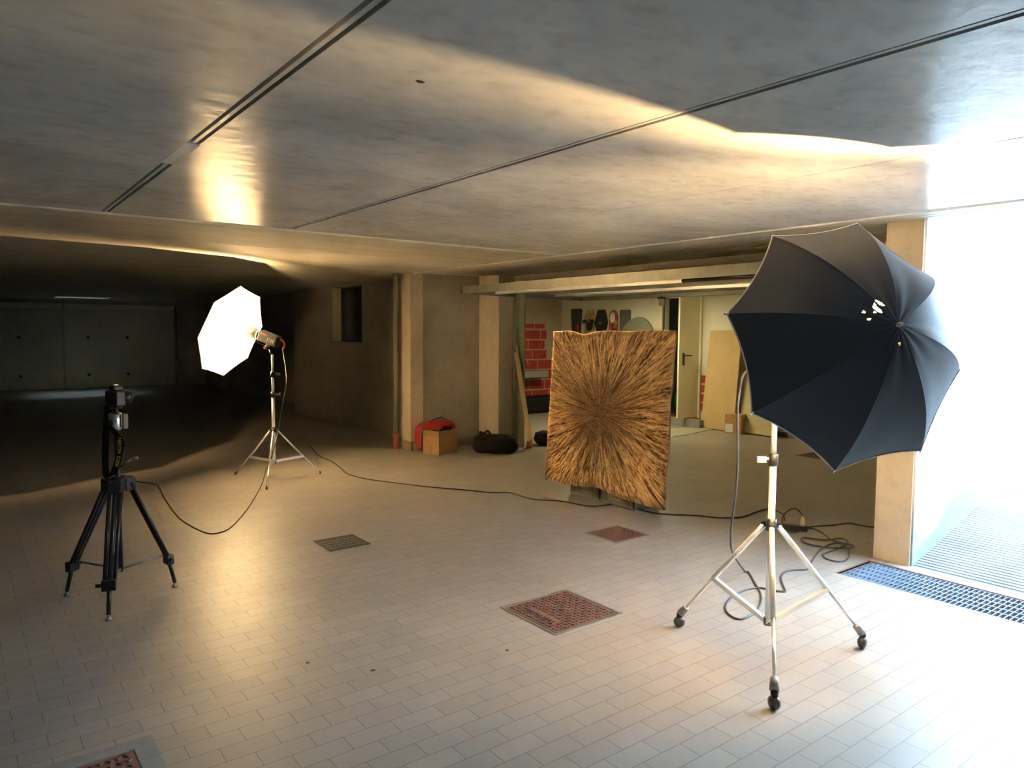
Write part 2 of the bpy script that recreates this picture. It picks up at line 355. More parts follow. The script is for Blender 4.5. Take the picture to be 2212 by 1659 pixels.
# doorway, step, door leaf
t = MB(); t.box(9.62, 9.9, 7.55, 8.75, 0, .13); struct('trim_10', t, M['cement'])
t = MB(); t.box(9.86, 9.93, DY0-.05, DY0, .13, DZ1+.04); t.box(9.86, 9.93, DY1, DY1+.05, .13, DZ1+.04); t.box(9.86, 9.93, DY0, DY1, DZ1, DZ1+.05)
struct('trim_11', t, M['door'])
dl = thing('metal_door', 'cream metal door standing ajar on the step at the garage back wall', 'door', (9.88, 7.80, .13))
del dl['label']; del dl['category']; dl['kind'] = 'structure'; dl.name = 'door_1'
hd = Vector((9.88, 7.82, 0)); fe = Vector((9.46, 7.90, 0)); dd = (fe-hd); nn = Vector((-dd.y, dd.x, 0)).normalized()
MB().prism([hd+Vector((0,0,.15)), fe+Vector((0,0,.15)), fe+Vector((0,0,2.14)), hd+Vector((0,0,2.14))], nn*.04).build('door_leaf', M['door'], dl)
e_ = dd.normalized(); face = nn*-1
hp = hd + e_*(dd.length-.09) + Vector((0,0,1.18)); out = nn; hp = hp + nn*.04
hm = MB(); hm.bar(hp+Vector((0,0,-.16)), hp+Vector((0,0,.04)), .035, .02, up=out); hm.bar(hp+out*.0, hp+out*.05, .018, .018); hm.bar(hp+out*.05+e_*.01, hp+out*.05-e_*.13, .018, .018)
hm.build('door_handle', M['black'], dl)
MB().bar(hd+Vector((0,0,1.86))+out*.01, hd+Vector((0,0,2.03))+out*.01, .02, .02).build('door_hinge', M['black'], dl)

# added lamp, shaped as a fluorescent batten, to brighten the garage back wall
gl = thing('added_garage_light', 'added unseen batten brightening the garage, on its ceiling behind the raised door', 'lamp', (8.3, 8.2, 2.27))
MB().rbox(8.25, 8.35, 7.6, 8.8, 2.25, 2.30, .008).build('housing', M['white_plastic'], gl)
MB().tube([(8.3, 7.63, 2.235), (8.3, 8.77, 2.235)], .013, 10).build('tube', M['white_plastic'], gl)
ld = bpy.data.lights.new('added_garage_fill', 'AREA'); ld.shape = 'RECTANGLE'; ld.size = .06; ld.size_y = 1.1; ld.energy = GAR_FILL; ld.color = (1.0, .86, .48)
lo = bpy.data.objects.new('added_garage_fill', ld); C.objects.link(lo); lo.parent = gl; lo.matrix_parent_inverse = Matrix.Translation(gl.location).inverted(); lo.location = (8.3, 8.2, 2.215)

# ------------------------------------------------------------------ far row of garage doors
def ribbed_door(x0, x1, y, z0, z1):
    mb = MB(); n = int((x1-x0)/.055); pts = []
    for i in range(n):
        a = x0+(x1-x0)*i/n; b_ = x0+(x1-x0)*(i+1)/n; m_ = (b_-a)
        pts += [(a, y), (a+m_*.35, y), (a+m_*.45, y-.012), (a+m_*.9, y-.012)]
    pts.append((x1, y)); lo = [mb.bm.verts.new((p[0], p[1], z0)) for p in pts]; hi = [mb.bm.verts.new((p[0], p[1], z1)) for p in pts]
    for i in range(len(pts)-1): mb.bm.faces.new((lo[i], lo[i+1], hi[i+1], hi[i]))
    mb.box(x0, x1, y+.005, y+.03, z0, z1); return mb
M['rib'] = mat('ribbed_grey_door', (.46,.45,.39), .5, .3)
M['band'] = mat('pale_door_header', (.62,.58,.48), .6)
for i, (a, b_, lb) in enumerate([(-1.4, 2.22, 1), (2.26, 4.9, 2)]):
    o = thing('garage_door', '', '', (a, 22.0, 0)); del o['label']; del o['category']; o['kind'] = 'structure'; o.name = 'door_%d' % (lb+1)
    ribbed_door(a, b_, 22.05, .01, 2.06).build('door_panel', M['rib'], o)
    MB().box(a, b_, 21.97, 22.06, 2.07, 2.20).build('door_header', M['band'], o)
    for k in range(3):
        xx = a + (b_-a)*(.2+.35*k) if lb == 2 else [1.28, .2, -.8][k]
        for zz in (1.33, .35):
            if lb == 1 or k < 2: MB().tube([(xx, 22.045, zz), (xx, 22.0, zz)], .035, 10).build('door_bolt', M['black'], o)
# shaft of the light well cut through the slab before the far doors
t = MB(); t.box(WX0-.1, WX0, WY0-.1, WY1+.1, ZC+.02, ZC+3.2); t.box(WX1, WX1+.1, WY0-.1, WY1+.1, ZC+.02, ZC+3.2); t.box(WX0, WX1, WY0-.1, WY0, ZC+.02, ZC+3.2); t.box(WX0, WX1, WY1, WY1+.1, ZC+.02, ZC+3.2)
struct('trim_12', t, M['white_wall'])

# ------------------------------------------------------------------ ramp outside
def ramp_material():
    m = bpy.data.materials.new('ribbed_ramp_concrete'); m.use_nodes = True; t = m.node_tree; b = t.nodes['Principled BSDF']; L = t.links.new
    tc = N(t, 'ShaderNodeTexCoord'); wv = N(t, 'ShaderNodeTexWave', bands_direction='X', wave_profile='SIN'); wv.inputs['Scale'].default_value = 2*PI/.034/20
    wv.inputs['Distortion'].default_value = .3; wv.inputs['Detail'].default_value = 2
    L(tc.outputs['Object'], wv.inputs['Vector'])
    r = N(t, 'ShaderNodeValToRGB'); r.color_ramp.elements[0].position = .25; r.color_ramp.elements[1].position = .6
    r.color_ramp.elements[0].color = (.09,.105,.13,1); r.color_ramp.elements[1].color = (.30,.32,.35,1); L(wv.outputs['Fac'], r.inputs['Fac'])
    n = N(t, 'ShaderNodeTexNoise'); n.inputs['Scale'].default_value = 2.5; n.inputs['Detail'].default_value = 8; L(tc.outputs['Object'], n.inputs['Vector'])
    r2 = N(t, 'ShaderNodeValToRGB'); r2.color_ramp.elements[0].position = .35; r2.color_ramp.elements[0].color = (.6,.6,.6,1); r2.color_ramp.elements[1].position = .65; L(n.outputs['Fac'], r2.inputs['Fac'])
    mx = N(t, 'ShaderNodeMix', data_type='RGBA', blend_type='MULTIPLY'); mx.inputs[0].default_value = 1; L(r.outputs['Color'], mx.inputs[6]); L(r2.outputs['Color'], mx.inputs[7]); L(mx.outputs[2], b.inputs['Base Color'])
    bp = N(t, 'ShaderNodeBump'); bp.inputs['Distance'].default_value = .01; L(wv.outputs['Fac'], bp.inputs['Height']); L(bp.outputs['Normal'], b.inputs['Normal'])
    b.inputs['Roughness'].default_value = .8; return m
def rampwall_material():
    m = bpy.data.materials.new('white_ramp_wall'); m.use_nodes = True; t = m.node_tree; b = t.nodes['Principled BSDF']; L = t.links.new
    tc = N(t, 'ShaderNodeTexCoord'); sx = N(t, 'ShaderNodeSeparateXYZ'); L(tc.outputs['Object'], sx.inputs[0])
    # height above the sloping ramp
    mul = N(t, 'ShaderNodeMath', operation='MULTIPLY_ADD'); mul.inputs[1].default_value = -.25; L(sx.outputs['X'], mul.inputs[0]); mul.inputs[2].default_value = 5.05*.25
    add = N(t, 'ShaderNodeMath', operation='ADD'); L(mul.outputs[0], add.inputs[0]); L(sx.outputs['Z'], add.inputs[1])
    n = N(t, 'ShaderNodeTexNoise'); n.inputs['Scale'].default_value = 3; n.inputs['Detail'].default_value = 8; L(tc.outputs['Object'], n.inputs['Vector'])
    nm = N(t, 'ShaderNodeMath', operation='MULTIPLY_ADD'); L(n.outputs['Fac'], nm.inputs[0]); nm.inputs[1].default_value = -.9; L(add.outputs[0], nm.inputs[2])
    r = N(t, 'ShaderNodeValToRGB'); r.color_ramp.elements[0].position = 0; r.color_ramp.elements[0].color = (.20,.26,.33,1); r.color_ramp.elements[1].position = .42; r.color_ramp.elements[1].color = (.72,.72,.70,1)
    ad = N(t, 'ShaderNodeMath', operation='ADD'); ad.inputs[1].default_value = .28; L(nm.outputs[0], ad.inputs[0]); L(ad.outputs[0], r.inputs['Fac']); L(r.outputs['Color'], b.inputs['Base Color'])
    b.inputs['Roughness'].default_value = .85; return m
SL = .25
t = MB(); t.prism([(5.05,-3.2,0),(13.5,-3.2,8.45*SL),(13.5,-3.2,8.45*SL-.3),(5.05,-3.2,-.3)], (0,5.39,0)); struct('floor_ramp', t, ramp_material())
t = MB(); t.prism([(5.045,2.19,-.1),(14,2.19,-.1),(14,2.19,4.2),(5.45,2.19,4.2),(5.45,2.19,2.30),(5.045,2.19,2.30)], (0,-.012,0)); struct('wall_ramp', t, rampwall_material())
t = MB(); t.box(5.05, 14, -.45, -.25, -.1, 2.3); struct('wall_ramp_far', t, M['tan_wall'])

# ------------------------------------------------------------------ drain grating
g = MB(); n = 0; y = GY1-.015
while y > -3.2:
    g.box(GX0+.006, GX1-.014, y-.0025, y+.0025, -.032, -.002); y -= .028
for k in range(6):
    x = GX0+.012+(GX1-GX0-.03)*k/5; g.box(x-.003, x+.003, -3.2, GY1-.01, -.024 if 0 < k < 5 else -.034, -.001)
o = g.build('drain_grating', M['zinc']); tag(o, 'long bluish steel drain grating across the foot of the ramp', 'grating')

# ------------------------------------------------------------------ manhole covers and floor drain
def manhole(x0, x1, y0, y1, label, nb, frame_mat, fw=.018, holes=True, frame_z=.003):
    o = thing('manhole_cover', label, 'manhole cover', ((x0+x1)/2, (y0+y1)/2, 0), 'manhole covers in the tiled floor')
    fr = MB()
    for (a,b_,c,d) in ((x0-fw,x1+fw,y0-fw,y0),(x0-fw,x1+fw,y1,y1+fw),(x0-fw,x0,y0,y1),(x1,x1+fw,y0,y1)): fr.box(a,b_,c,d,-.03,frame_z)
    fr.build('frame', frame_mat, o)
    MB().box(x0+.005, x1-.005, y0+.005, y1-.005, -.02, .002).build('plate', M['iron'], o)
    st = MB(); dx = (x1-x0-.03)/nb; dy = (y1-y0-.03)/nb
    for i in range(nb):
        for j in range(nb):
            cx, cy = x0+.015+dx*(i+.5), y0+.015+dy*(j+.5)
            if holes and abs(cx-(x0+x1)/2) < .02 and abs(cy-(y0+y1)/2) < .02: continue
            if nb > 13 and 2 <= i <= 3 and 3 <= j <= nb-4: continue
            m_ = Matrix.Translation((cx, cy, 0)) @ Matrix.Rotation(PI/4 if (i+j) % 2 else -PI/4, 4, 'Z')
            st.box(-dx*.34, dx*.34, -dy*.17, dy*.17, .0015, .0075, m_)
    st.build('studs', M['iron'], o)
    if holes: MB().tube([((x0+x1)/2, (y0+y1)/2, .0), ((x0+x1)/2, (y0+y1)/2, .004)], .013, 12).build('lifting_hole', M['hole'], o)
    return o
mh = manhole(2.405, 2.862, 2.765, 3.205, 'large brown studded manhole cover in the middle foreground floor', 15, M['steel'])
for k, (s_, yy) in enumerate((('CLASSE', 0), )):
    pass
# cast lettering band along one edge of the large cover: small raised glyph-like marks
lt = MB()
for k in range(9):
    yy = 2.88+k*.026
    lt.box(2.470, 2.500, yy, yy+.005, .001, .006); lt.box(2.470+.008*(k%3), 2.476+.008*(k%3), yy, yy+.016, .001, .006)
lt.build('cast_marks', M['iron_dark'], mh)
manhole(3.83, 4.18, 3.735, 4.065, 'smaller plain brown manhole cover in front of the gold panel', 17, M['cement'], .014, False)
manhole(8.50, 8.95, 4.75, 5.13, 'distant brown manhole cover inside the open garage bay', 10, M['iron'], .014, False)
manhole(.10, .47, 2.45, 2.90, 'brown manhole cover with grey cement collar at the bottom left edge', 12, M['cement'], .07, True, .004)
manhole(-.32, .085, 3.90, 4.25, 'manhole cover cut off by the left edge of the photo', 10, M['steel'], .025)
dr = thing('floor_drain', 'small dark rectangular floor drain grate on the left of the hall', 'drain', (2.2, 4.93, 0))
x0, x1, y0, y1 = 2.045, 2.355, 4.77, 5.08
fr = MB()
for (a,b_,c,d) in ((x0,x1,y0,y0+.012),(x0,x1,y1-.03,y1),(x0,x0+.012,y0,y1),(x1-.012,x1,y0,y1)): fr.box(a,b_,c,d,-.03,.004)
fr.build('frame', M['iron_dark'], dr)
MB().box(x0+.01, x1-.01, y0+.01, y1-.01, -.03, .001).build('pit', M['hole'], dr)
gr = MB()
for k in range(15): gr.box(x0+.0135+k*.0205, x0+.0170+k*.0205, y0+.01, y1-.02, .0, .0026)
for k in range(1, 5): gr.box(x0+.01, x1-.01, y0+k*.06-.003, y0+k*.06+.003, .0, .0024)
gr.build('grate_bars', M['steel_dark'], dr)
# small dark marks
def spot(px, py, r, label, z=0.0, name='dirt_spot', cat='stain'):
    c = fl(px, py, z); mb = MB(); pts = []
    for k in range(12):
        a = 2*PI*k/12; q = r*(.6+.6*random.random()); pts.append((c.x+q*math.cos(a), c.y+q*math.sin(a)*.8, z+(.0004 if z == 0 else -.001)))
    mb.prism(pts, (0,0,.0012 if z == 0 else -.0012)); return tag(mb.build(name, M['iron_dark']), label, cat)
spot(665, 1432, .013, 'small brown dirt spot on the tiles, nearer to the left lamp glare')
spot(806, 1448, .012, 'small brown dirt spot on the tiles between the lamp glare and the large manhole cover')
spot(1096, 1405, .011, 'tiny dark chip of dirt just below the large manhole cover')
spot(908, 176, .013, 'small dark scar on the smooth ceiling panel', z=ZC, name='ceiling_scar')

# ------------------------------------------------------------------ up-and-over garage door standing open
YA, YB = 2.75, 7.84
gd = thing('overhead_garage_door', 'galvanised up-and-over garage door swung open flat below the ceiling', 'garage door', (5.9, 5.3, 0))
def dz(x): return 2.03 - (x-5.15)*.014
MB().box(5.15, 5.175, YA, YB, dz(5.15), dz(5.15)+.095).build('front_edge', M['steel'], gd)
p = MB(); p.prism([(5.175, YA, 2.085), (7.26, YA, 2.055), (7.26, YA, 2.075), (5.175, YA, 2.105)], (0, YB-YA, 0)); p.build('door_panel', M['steel'], gd)
rl = MB()
for yy in (YB-.05, YA): rl.prism([(5.15, yy, 2.03), (7.26, yy, 2.0), (7.26, yy, 2.06), (5.15, yy, 2.09)], (0, .05, 0))
rl.prism([(7.22, YA, 2.0), (7.27, YA, 2.0), (7.27, YA, 2.07), (7.22, YA, 2.07)], (0, YB-YA, 0))
rl.build('door_frame', M['steel_dark'], gd)
for (xx, ya, yb) in ((5.62, YA, 7.70), (6.55, YA, 7.60)):
    MB().box(xx-.025, xx+.025, ya, yb, 2.035, 2.075).build('cross_rail', M['alu'], gd)
MB().tube([(5.50, YA+.1, 2.045), (5.50, 4.55, 2.045)], .022, 10).build('spring_cover', M['black'], gd)
c = Vector((7.235, 6.32, 2.0))
MB().rbox(c.x-.02, c.x+.02, c.y-.06, c.y+.06, 1.985, 2.01, .004).tube([(c.x, c.y, 1.99), (c.x, c.y, 2.03)], .02, 10).build('latch', M['black'], gd)
MB().rbox(c.x-.01, c.x+.03, c.y-.05, c.y+.05, 1.90, 1.985, .005).build('latch_plate', M['white_plastic'], gd)
jb = MB(); jb.box(6.05, 6.13, 7.84, 7.90, 0, 2.2); jb.box(6.05, 6.065, 7.66, 7.84, 0, 2.16); jb.box(6.0, 6.065, 7.78, 7.84, 0, 2.2); jb.tube([(5.99, 7.80, .1), (5.99, 7.80, 2.1)], .012, 8)
struct('trim_13', jb, M['steel'])
MB().box(6.02, 6.12, YA-.2, 7.84, 2.20, 2.30).build('door_lintel', M['beam_y'], gd)

# ------------------------------------------------------------------ lighting umbrellas
def canopy_pt(A, n, a, b, r, d, al, s, u, sag=1.0):
    """s: 0 apex .. 1 rim ; u: 0..8 around"""
    def prof(s):
        Th = 2*math.atan2(d, r); Rs = r/math.sin(Th); q = s*Th
        ra, da = Rs*math.sin(q), Rs*(1-math.cos(q))
        k = .72; return ra*k+r*s*(1-k), da*k+d*s*(1-k)
    k = int(math.floor(u)) % 8; t = u-math.floor(u)
    ra, da = prof(s); an0 = al+k*PI/4; an1 = an0+PI/4
    p0 = A+n*da+(a*math.cos(an0)+b*math.sin(an0))*ra
    p1 = A+n*da+(a*math.cos(an1)+b*math.sin(an1))*ra
    q = p0*(1-t)+p1*t
    w_ = 4*t*(1-t)
    mid = A+n*da
    pull = (.035*s*s*s + .040*math.sin(PI*s))*sag
    q = q + (mid-q)*w_*pull*(1.0)
    q = q - n*w_*.010*s*s*sag
    return q
def umbrella(name, label, A, n, r, d, al, shaft_len, holes=(), seed=0, sag=1.0):
    A = Vector(A); n = Vector(n).normalized(); a = n.cross(Vector((0,0,1))).normalized(); b = n.cross(a)
    o = thing(name, label, 'umbrella', A, 'reflector umbrellas on the light stands')
    NS, NU = (96, 36) if holes else (44, 20)
    def shell(off, cut):
        mb = MB(); g_ = {}
        for i in range(NS+1):
            for j in range(8*NU):
                s = max(i/NS, .012)
                q = canopy_pt(A, n, a, b, r, d, al, s, j/NU, sag)
                wr = .0035*noise.noise(Vector((s*3+seed, j/NU*2.2, seed)))*min(1, s*2) + .0016*(1-s)**3*math.sin(j/NU*2*PI*2.0+seed)*min(1,s*5)
                rad = (q-A-n*((q-A).dot(n)))
                if rad.length > 1e-6: rad.normalize()
                g_[i, j] = q + n*off*(1-.6*s) - rad*off*(.3+.8*s) + n*wr
        vv = {k: mb.bm.verts.new(p) for k, p in g_.items()}
        for i in range(NS):
            for j in range(8*NU):
                j2 = (j+1) % (8*NU); c_ = (g_[i, j]+g_[i+1, j2])/2
                if cut:
                    px, py = proj(c_); kill = False
                    for (hx, hy, hr, hr2, an) in holes:
                        dx_, dy_ = px-hx, py-hy; ex = dx_*math.cos(an)+dy_*math.sin(an); ey = -dx_*math.sin(an)+dy_*math.cos(an)
                        if (ex/hr)**2+(ey/hr2)**2 < 1 and n.dot(Vector((0,0,CH))-c_) < 0: kill = True
                    if kill: continue
                f_ = mb.bm.faces.new((vv[i, j], vv[i, j2], vv[i+1, j2], vv[i+1, j])); f_.smooth = True
        for v in [v for v in mb.bm.verts if not v.link_faces]: mb.bm.verts.remove(v)
        for k in range(8):                       # crisp crease over every rib
            for i in range(NS):
                va, vb = vv[i, k*NU], vv[i+1, k*NU]
                if va.is_valid and vb.is_valid:
                    e = mb.bm.edges.get((va, vb))
                    if e: e.smooth = False
        return mb
    shell(0, bool(holes)).build('canopy', M['umb_black'], o)
    shell(.005, False).build('lining', M['umb_white'], o)
    bd = MB(); ring = [canopy_pt(A, n, a, b, r, d, al, 1.0, j/NU, sag) for j in range(8*NU)]; bd.tube(ring+[ring[0]], .0032, 6, cap=False); bd.build('rim_binding', M['binding'], o)
    for k in range(8):
        rb = MB(); pts = [canopy_pt(A, n, a, b, r, d, al, s, k)+n*.010 for s in np.linspace(.03, 1, 14)]; tip = pts[-1]-n*.010
        rb.tube(pts, .0018, 6); dirn = (pts[-1]-pts[-2]).normalized(); rb.tube([tip-dirn*.01, tip+dirn*.012], .0035, 8); rib_o = rb.build('rib', M['chrome'], o)
        q = canopy_pt(A, n, a, b, r, d, al, .5, k)+n*.012
        MB().tube([q, A+n*(d*.95)], .0015, 6).build('stretcher', M['chrome'], rib_o)
    MB().tube([A-n*.012, A+n*shaft_len], .0045, 8).build('shaft', M['chrome'], o)
    MB().tube([A+n*(d*.95-.015), A+n*(d*.95+.015)], .010, 10).build('runner', M['black'], o)
    MB().tube([A-n*.022, A-n*.002], [.005, .009], 10).build('tip_cap', M['alu'], o)
    return o
M['umb_black'] = mat('black_umbrella_fabric', (.046,.056,.078), .62, spec=.45, bump=.05, bscale=60)
M['umb_black'].node_tree.nodes['Principled BSDF'].inputs['Sheen Weight'].default_value = .1
M['umb_black'].node_tree.nodes['Principled BSDF'].inputs['Sheen Roughness'].default_value = .5
m = M['umb_white'] = bpy.data.materials.new('white_reflective_lining'); m.use_nodes = True; t_ = m.node_tree; b_ = t_.nodes['Principled BSDF']
b_.inputs['Base Color'].default_value = (.88,.88,.86,1); b_.inputs['Roughness'].default_value = .42; b_.inputs['Metallic'].default_value = .75
tr_ = t_.nodes.new('ShaderNodeBsdfTranslucent'); tr_.inputs[0].default_value = (.8,.8,.8,1); ms_ = t_.nodes.new('ShaderNodeMixShader'); ms_.inputs[0].default_value = .08
t_.links.new(b_.outputs[0], ms_.inputs[1]); t_.links.new(tr_.outputs[0], ms_.inputs[2]); t_.links.new(ms_.outputs[0], t_.nodes['Material Output'].inputs['Surface'])
M['binding'] = mat('pale_rim_binding', (.80,.78,.74), .5)

AR, NR, LR = Vector((2.705,1.251,1.585)), Vector((.43,.872,-.233)).normalized(), Vector((2.942,1.739,1.541))
NL = Vector((.564,-.756,-.332)).normalized(); AL = Vector((2.3153,7.887,1.5331))-NL*.215; LL = Vector((2.467,7.684,1.529))
umbrella('photo_umbrella', 'large black photo umbrella seen from outside, in front of the ramp daylight', AR, NR, .518, .298, -2.135, .80,
         holes=((1901,655,12,3.2,.55),(1895,668,13,4.2,.6),(1889,660,3,6,.2),(1866,674,3.5,3,0),(1889,674,3.5,3,0),(1878,690,4.5,2.8,0),(1943,742,3.2,3.2,0)), seed=1, sag=1.15)
umbrella('photo_umbrella', 'glowing white-lined photo umbrella at the back left, open side towards the gold panel', AL, NL, .502, .215, .1287, .72, seed=4, sag=.35)

# ------------------------------------------------------------------ studio flash heads
def flash_head(L, n, label, power, pole_top):
    n = n.normalized(); x = n.cross(Vector((0,0,1))).normalized(); z = x.cross(n)
    o = thing('studio_strobe', label, 'studio light', L, 'flash heads firing into the umbrellas')
    def P(a, b=0, c=0): return L+n*a+x*b+z*c
    cup = MB(); cup.tube([P(-.015), P(.02), P(.055), P(.07)], [.062, .055, .045, .02], 28, cap=False); cup.tube([P(-.0155), P(.02), P(.056), P(.07)], [.0645, .0575, .0475, .022], 28, cap=False)
    cup_o = cup.build('reflector', M['alu'], o)
    mtx = Matrix(((x.x,n.x,z.x,L.x),(x.y,n.y,z.y,L.y),(x.z,n.z,z.z,L.z),(0,0,0,1)))
    MB().tube([P(.068), P(.10)], .052, 24).build('bayonet_ring', M['black'], o)
    mb_ = MB(); mb_.rbox(-.052, .052, .095, .33, -.05, .062, .014, 3, mtx); body_o = mb_.build('body', M['black'], o)
    MB().rbox(-.0535, .0535, .12, .20, .028, .045, .004, 2, mtx).build('red_side_stripe', M['red'], body_o)
    cp = MB()
    for k in range(4): cp.box(-.054, .054, .22+k*.022, .23+k*.022, -.02, .02, mtx)
    cp.build('vent_slots', M['steel_dark'], body_o)
    bk = MB(); bk.tube([P(.33, 0, .04), P(.37, 0, .035), P(.40, 0, .0), P(.395, 0, -.04)], .010, 10); bk.build('handle', M['red'], o)
    mb = MB(); mb.rbox(-.022, .022, .20, .27, -.10, -.045, .006, 2, mtx); mb.tube([P(.235,-.03,-.085), P(.235,.05,-.085)], .013, 12); mb.tube([pole_top, P(.235,0,-.09)], .010, 12)
    br_o = mb.build('tilt_bracket', M['black_metal'], o)
    MB().tube([P(.235,.05,-.085), P(.235,.085,-.085)], [.016,.011], 10).build('tilt_knob', M['red'], br_o)
    MB().sphere(P(.035), .021, 16).build('lamp_bulb', M['bulb'], cup_o)
    ld = bpy.data.lights.new('modelling_lamp', 'SPOT'); ld.energy = power; ld.color = LAMP_COL; ld.shadow_soft_size = .022; ld.spot_size = PI; ld.spot_blend = 1.0
    lo = bpy.data.objects.new('modelling_lamp', ld); C.objects.link(lo); lo.parent = o; lo.matrix_parent_inverse = Matrix.Translation(L).inverted(); lo.location = L; lo.rotation_euler = (-n).to_track_quat('-Z', 'Y').to_euler()
    return o, P
M['bulb'] = bpy.data.materials.new('frosted_bulb'); M['bulb'].use_nodes = True
bb = M['bulb'].node_tree.nodes['Principled BSDF']; bb.inputs['Base Color'].default_value = (.9,.85,.75,1); bb.inputs['Emission Color'].default_value = (1,.8,.5,1); bb.inputs['Emission Strength'].default_value = 3*SC
PR = Vector((3.034,1.949,0)); PL = Vector((2.606,7.50,0))
_, PRf = flash_head(LR, NR, 'black studio flash head hidden inside the large right-hand umbrella', LAMP_R, PR+Vector((0,0,1.34)))
_, PLf = flash_head(LL, NL, 'black studio flash head with red trim aimed into the glowing left umbrella', LAMP_L, PL+Vector((0,0,1.29)))

# ------------------------------------------------------------------ light stands
def light_stand(c, feet, hub_z, sect, top, R, wheels, label, knob_dir):
    c = Vector(c); o = thing('light_stand', label, 'light stand', c, 'silver light stands')
    zs = [.17] + sect + [top]
    for i in range(len(zs)-1):
        MB().tube([c+Vector((0,0,zs[i])), c+Vector((0,0,zs[i+1]))], R*(1.12-.20*i), 18).build('pole_section', M['alu'], o)
    for i, z in enumerate(sect):
        MB().tube([c+Vector((0,0,z-.035)), c+Vector((0,0,z-.03)), c+Vector((0,0,z+.02)), c+Vector((0,0,z+.025))], [R*1.1, R*1.55, R*1.55, R*1.2], 18).build('collar', M['black'], o)
        k = MB(); kd = Vector(knob_dir); k.tube([c+Vector((0,0,z))+kd*R, c+Vector((0,0,z))+kd*(R+.035)], .006, 8); k.bar(c+Vector((0,0,z-.004))+kd*(R+.02), c+Vector((0,0,z-.004))+kd*(R+.06), .018, .028); k.build('clamp_knob', M['alu'] if wheels else M['steel'], o)
    MB().tube([c+Vector((0,0,hub_z-.03)), c+Vector((0,0,hub_z+.025))], R*1.7, 18).build('leg_hub', M['black'], o)
    MB().tube([c+Vector((0,0,.165)), c+Vector((0,0,.20))], R*1.45, 18).build('brace_collar', M['steel_dark'], o)
    for ft in feet:
        ft = Vector(ft); h = (ft-c); h.z = 0; hn = h.normalized(); side = hn.cross(Vector((0,0,1)))
        footz = .095 if wheels else .008
        top_p = c+hn*(R*2.4)+Vector((0,0,hub_z-.01)); bot = Vector((ft.x, ft.y, footz)) - (hn*.02 if wheels else Vector())
        mid = top_p.lerp(bot, .60)
        lg = MB(); lg.tube([top_p, mid], R*(.88 if wheels else .66), 14); lg.tube([mid, bot], R*(.55 if wheels else .5), 12); leg_o = lg.build('leg', M['alu'], o)
        hb = MB(); 
        hb.bar(c+hn*R+Vector((0,0,hub_z)), top_p+hn*.008, R*1.6, R*1.7); hb.build('leg_clamp', M['black'], o)
        b0 = c+hn*(R*1.2)+Vector((0,0,.185))
        br = MB()
        for sg in (-1, 1): br.bar(b0+side*sg*.009, mid+side*sg*.009, .004, .022, up=hn)
        br.bar(b0, mid, .016, .004, up=(0,0,1)) 
        br.build('brace', M['alu'], o)
        if wheels:
            wc = Vector((ft.x, ft.y, .031))
            hs = MB(); dl_ = (bot-mid).normalized(); hs.tube([bot-dl_*.035, bot-dl_*.03, bot+dl_*.02], [.012,.017,.021], 14); hs.tube([bot+dl_*.01, wc+Vector((0,0,.035))-hn*.01], .007, 8); hs.build('caster_socket', M['caster'], leg_o)
            w_ = MB(); ax = (side*.8+hn*.6).normalized()
            w_.tube([wc-ax*.022, wc-ax*.014, wc, wc+ax*.014, wc+ax*.022], [.010, .026, .0305, .026, .010], 22); w_.build('caster_wheel', M['grey_wheel'], leg_o)
            MB().tube([wc+Vector((0,0,.028)), wc+Vector((0,0,.045))], .016, 12).build('caster_fork', M['black'], leg_o)
        else:
            MB().tube([bot+Vector((0,0,.02)), Vector((ft.x, ft.y, 0))], [.008,.010], 10).build('rubber_foot', M['rubber'], leg_o)
    return o
light_stand(PR, [(2.985,2.44,0),(2.634,1.651,0),(3.514,1.732,0)], .655, [.965], 1.34, .0145, True, 'silver light stand on three grey caster wheels holding the right umbrella', (-.8,.6,0))
light_stand(PL, [(2.348,7.966,0),(2.368,7.041,0),(3.102,7.494,0)], .52, [.89,1.10], 1.30, .0155, False, 'slim silver light stand with plain feet holding the glowing left umbrella', (.8,-.6,0))

# ------------------------------------------------------------------ black camera tripod
c = Vector((.706,4.60,0)); tp = thing('camera_tripod', 'black camera tripod standing alone in the dark left part of the hall', 'tripod', c)
HZ = .70
for (fx, fy) in ((.464,4.863),(.597,4.315),(1.001,4.652)):
    ft = Vector((fx, fy, 0)); hn = (ft-c); hn.z = 0; hn.normalize(); sd = hn.cross(Vector((0,0,1)))
    tpz = c+hn*.055+Vector((0,0,HZ-.02)); low = tpz.lerp(ft+Vector((0,0,.10)), .86)
    lg = MB()
    for k in (-1, 1): lg.tube([tpz+sd*k*.030, low+sd*k*.024], .0105, 10)
    lg.tube([tpz+sd*0, low+sd*0], .013, 10)
    lg.rbox(-.036,.036,-.02,.02,-.03,.03,.006,2, Matrix(((sd.x,hn.x,0,low.x),(sd.y,hn.y,0,low.y),(sd.z,0,1,low.z),(0,0,0,1))))
    lg.tube([low, ft+Vector((0,0,.03))], .0115, 12); tl_o = lg.build('leg', M['black_metal'], tp)
    MB().tube([ft+Vector((0,0,.03)), ft+Vector((0,0,.018)), ft+Vector((0,0,.012)), ft], [.006,.008,.017,.017], 14).build('swivel_foot', M['steel_dark'], tl_o)
    MB().tube([low+sd*.03, low+sd*.065], .010, 10).build('leg_knob', M['black'], tl_o)
    b0 = c+Vector((0,0,.185))
    MB().tube([b0+hn*.015, low+hn*-.02+Vector((0,0,.03))], .0065, 8).build('spreader', M['steel_dark'], tp)
    MB().rbox(-.038,.038,-.03,.03,-.045,.03,.008,2, Matrix(((sd.x,hn.x,0,tpz.x),(sd.y,hn.y,0,tpz.y),(0,0,1,tpz.z),(0,0,0,1)))).build('leg_joint', M['black'], tp)
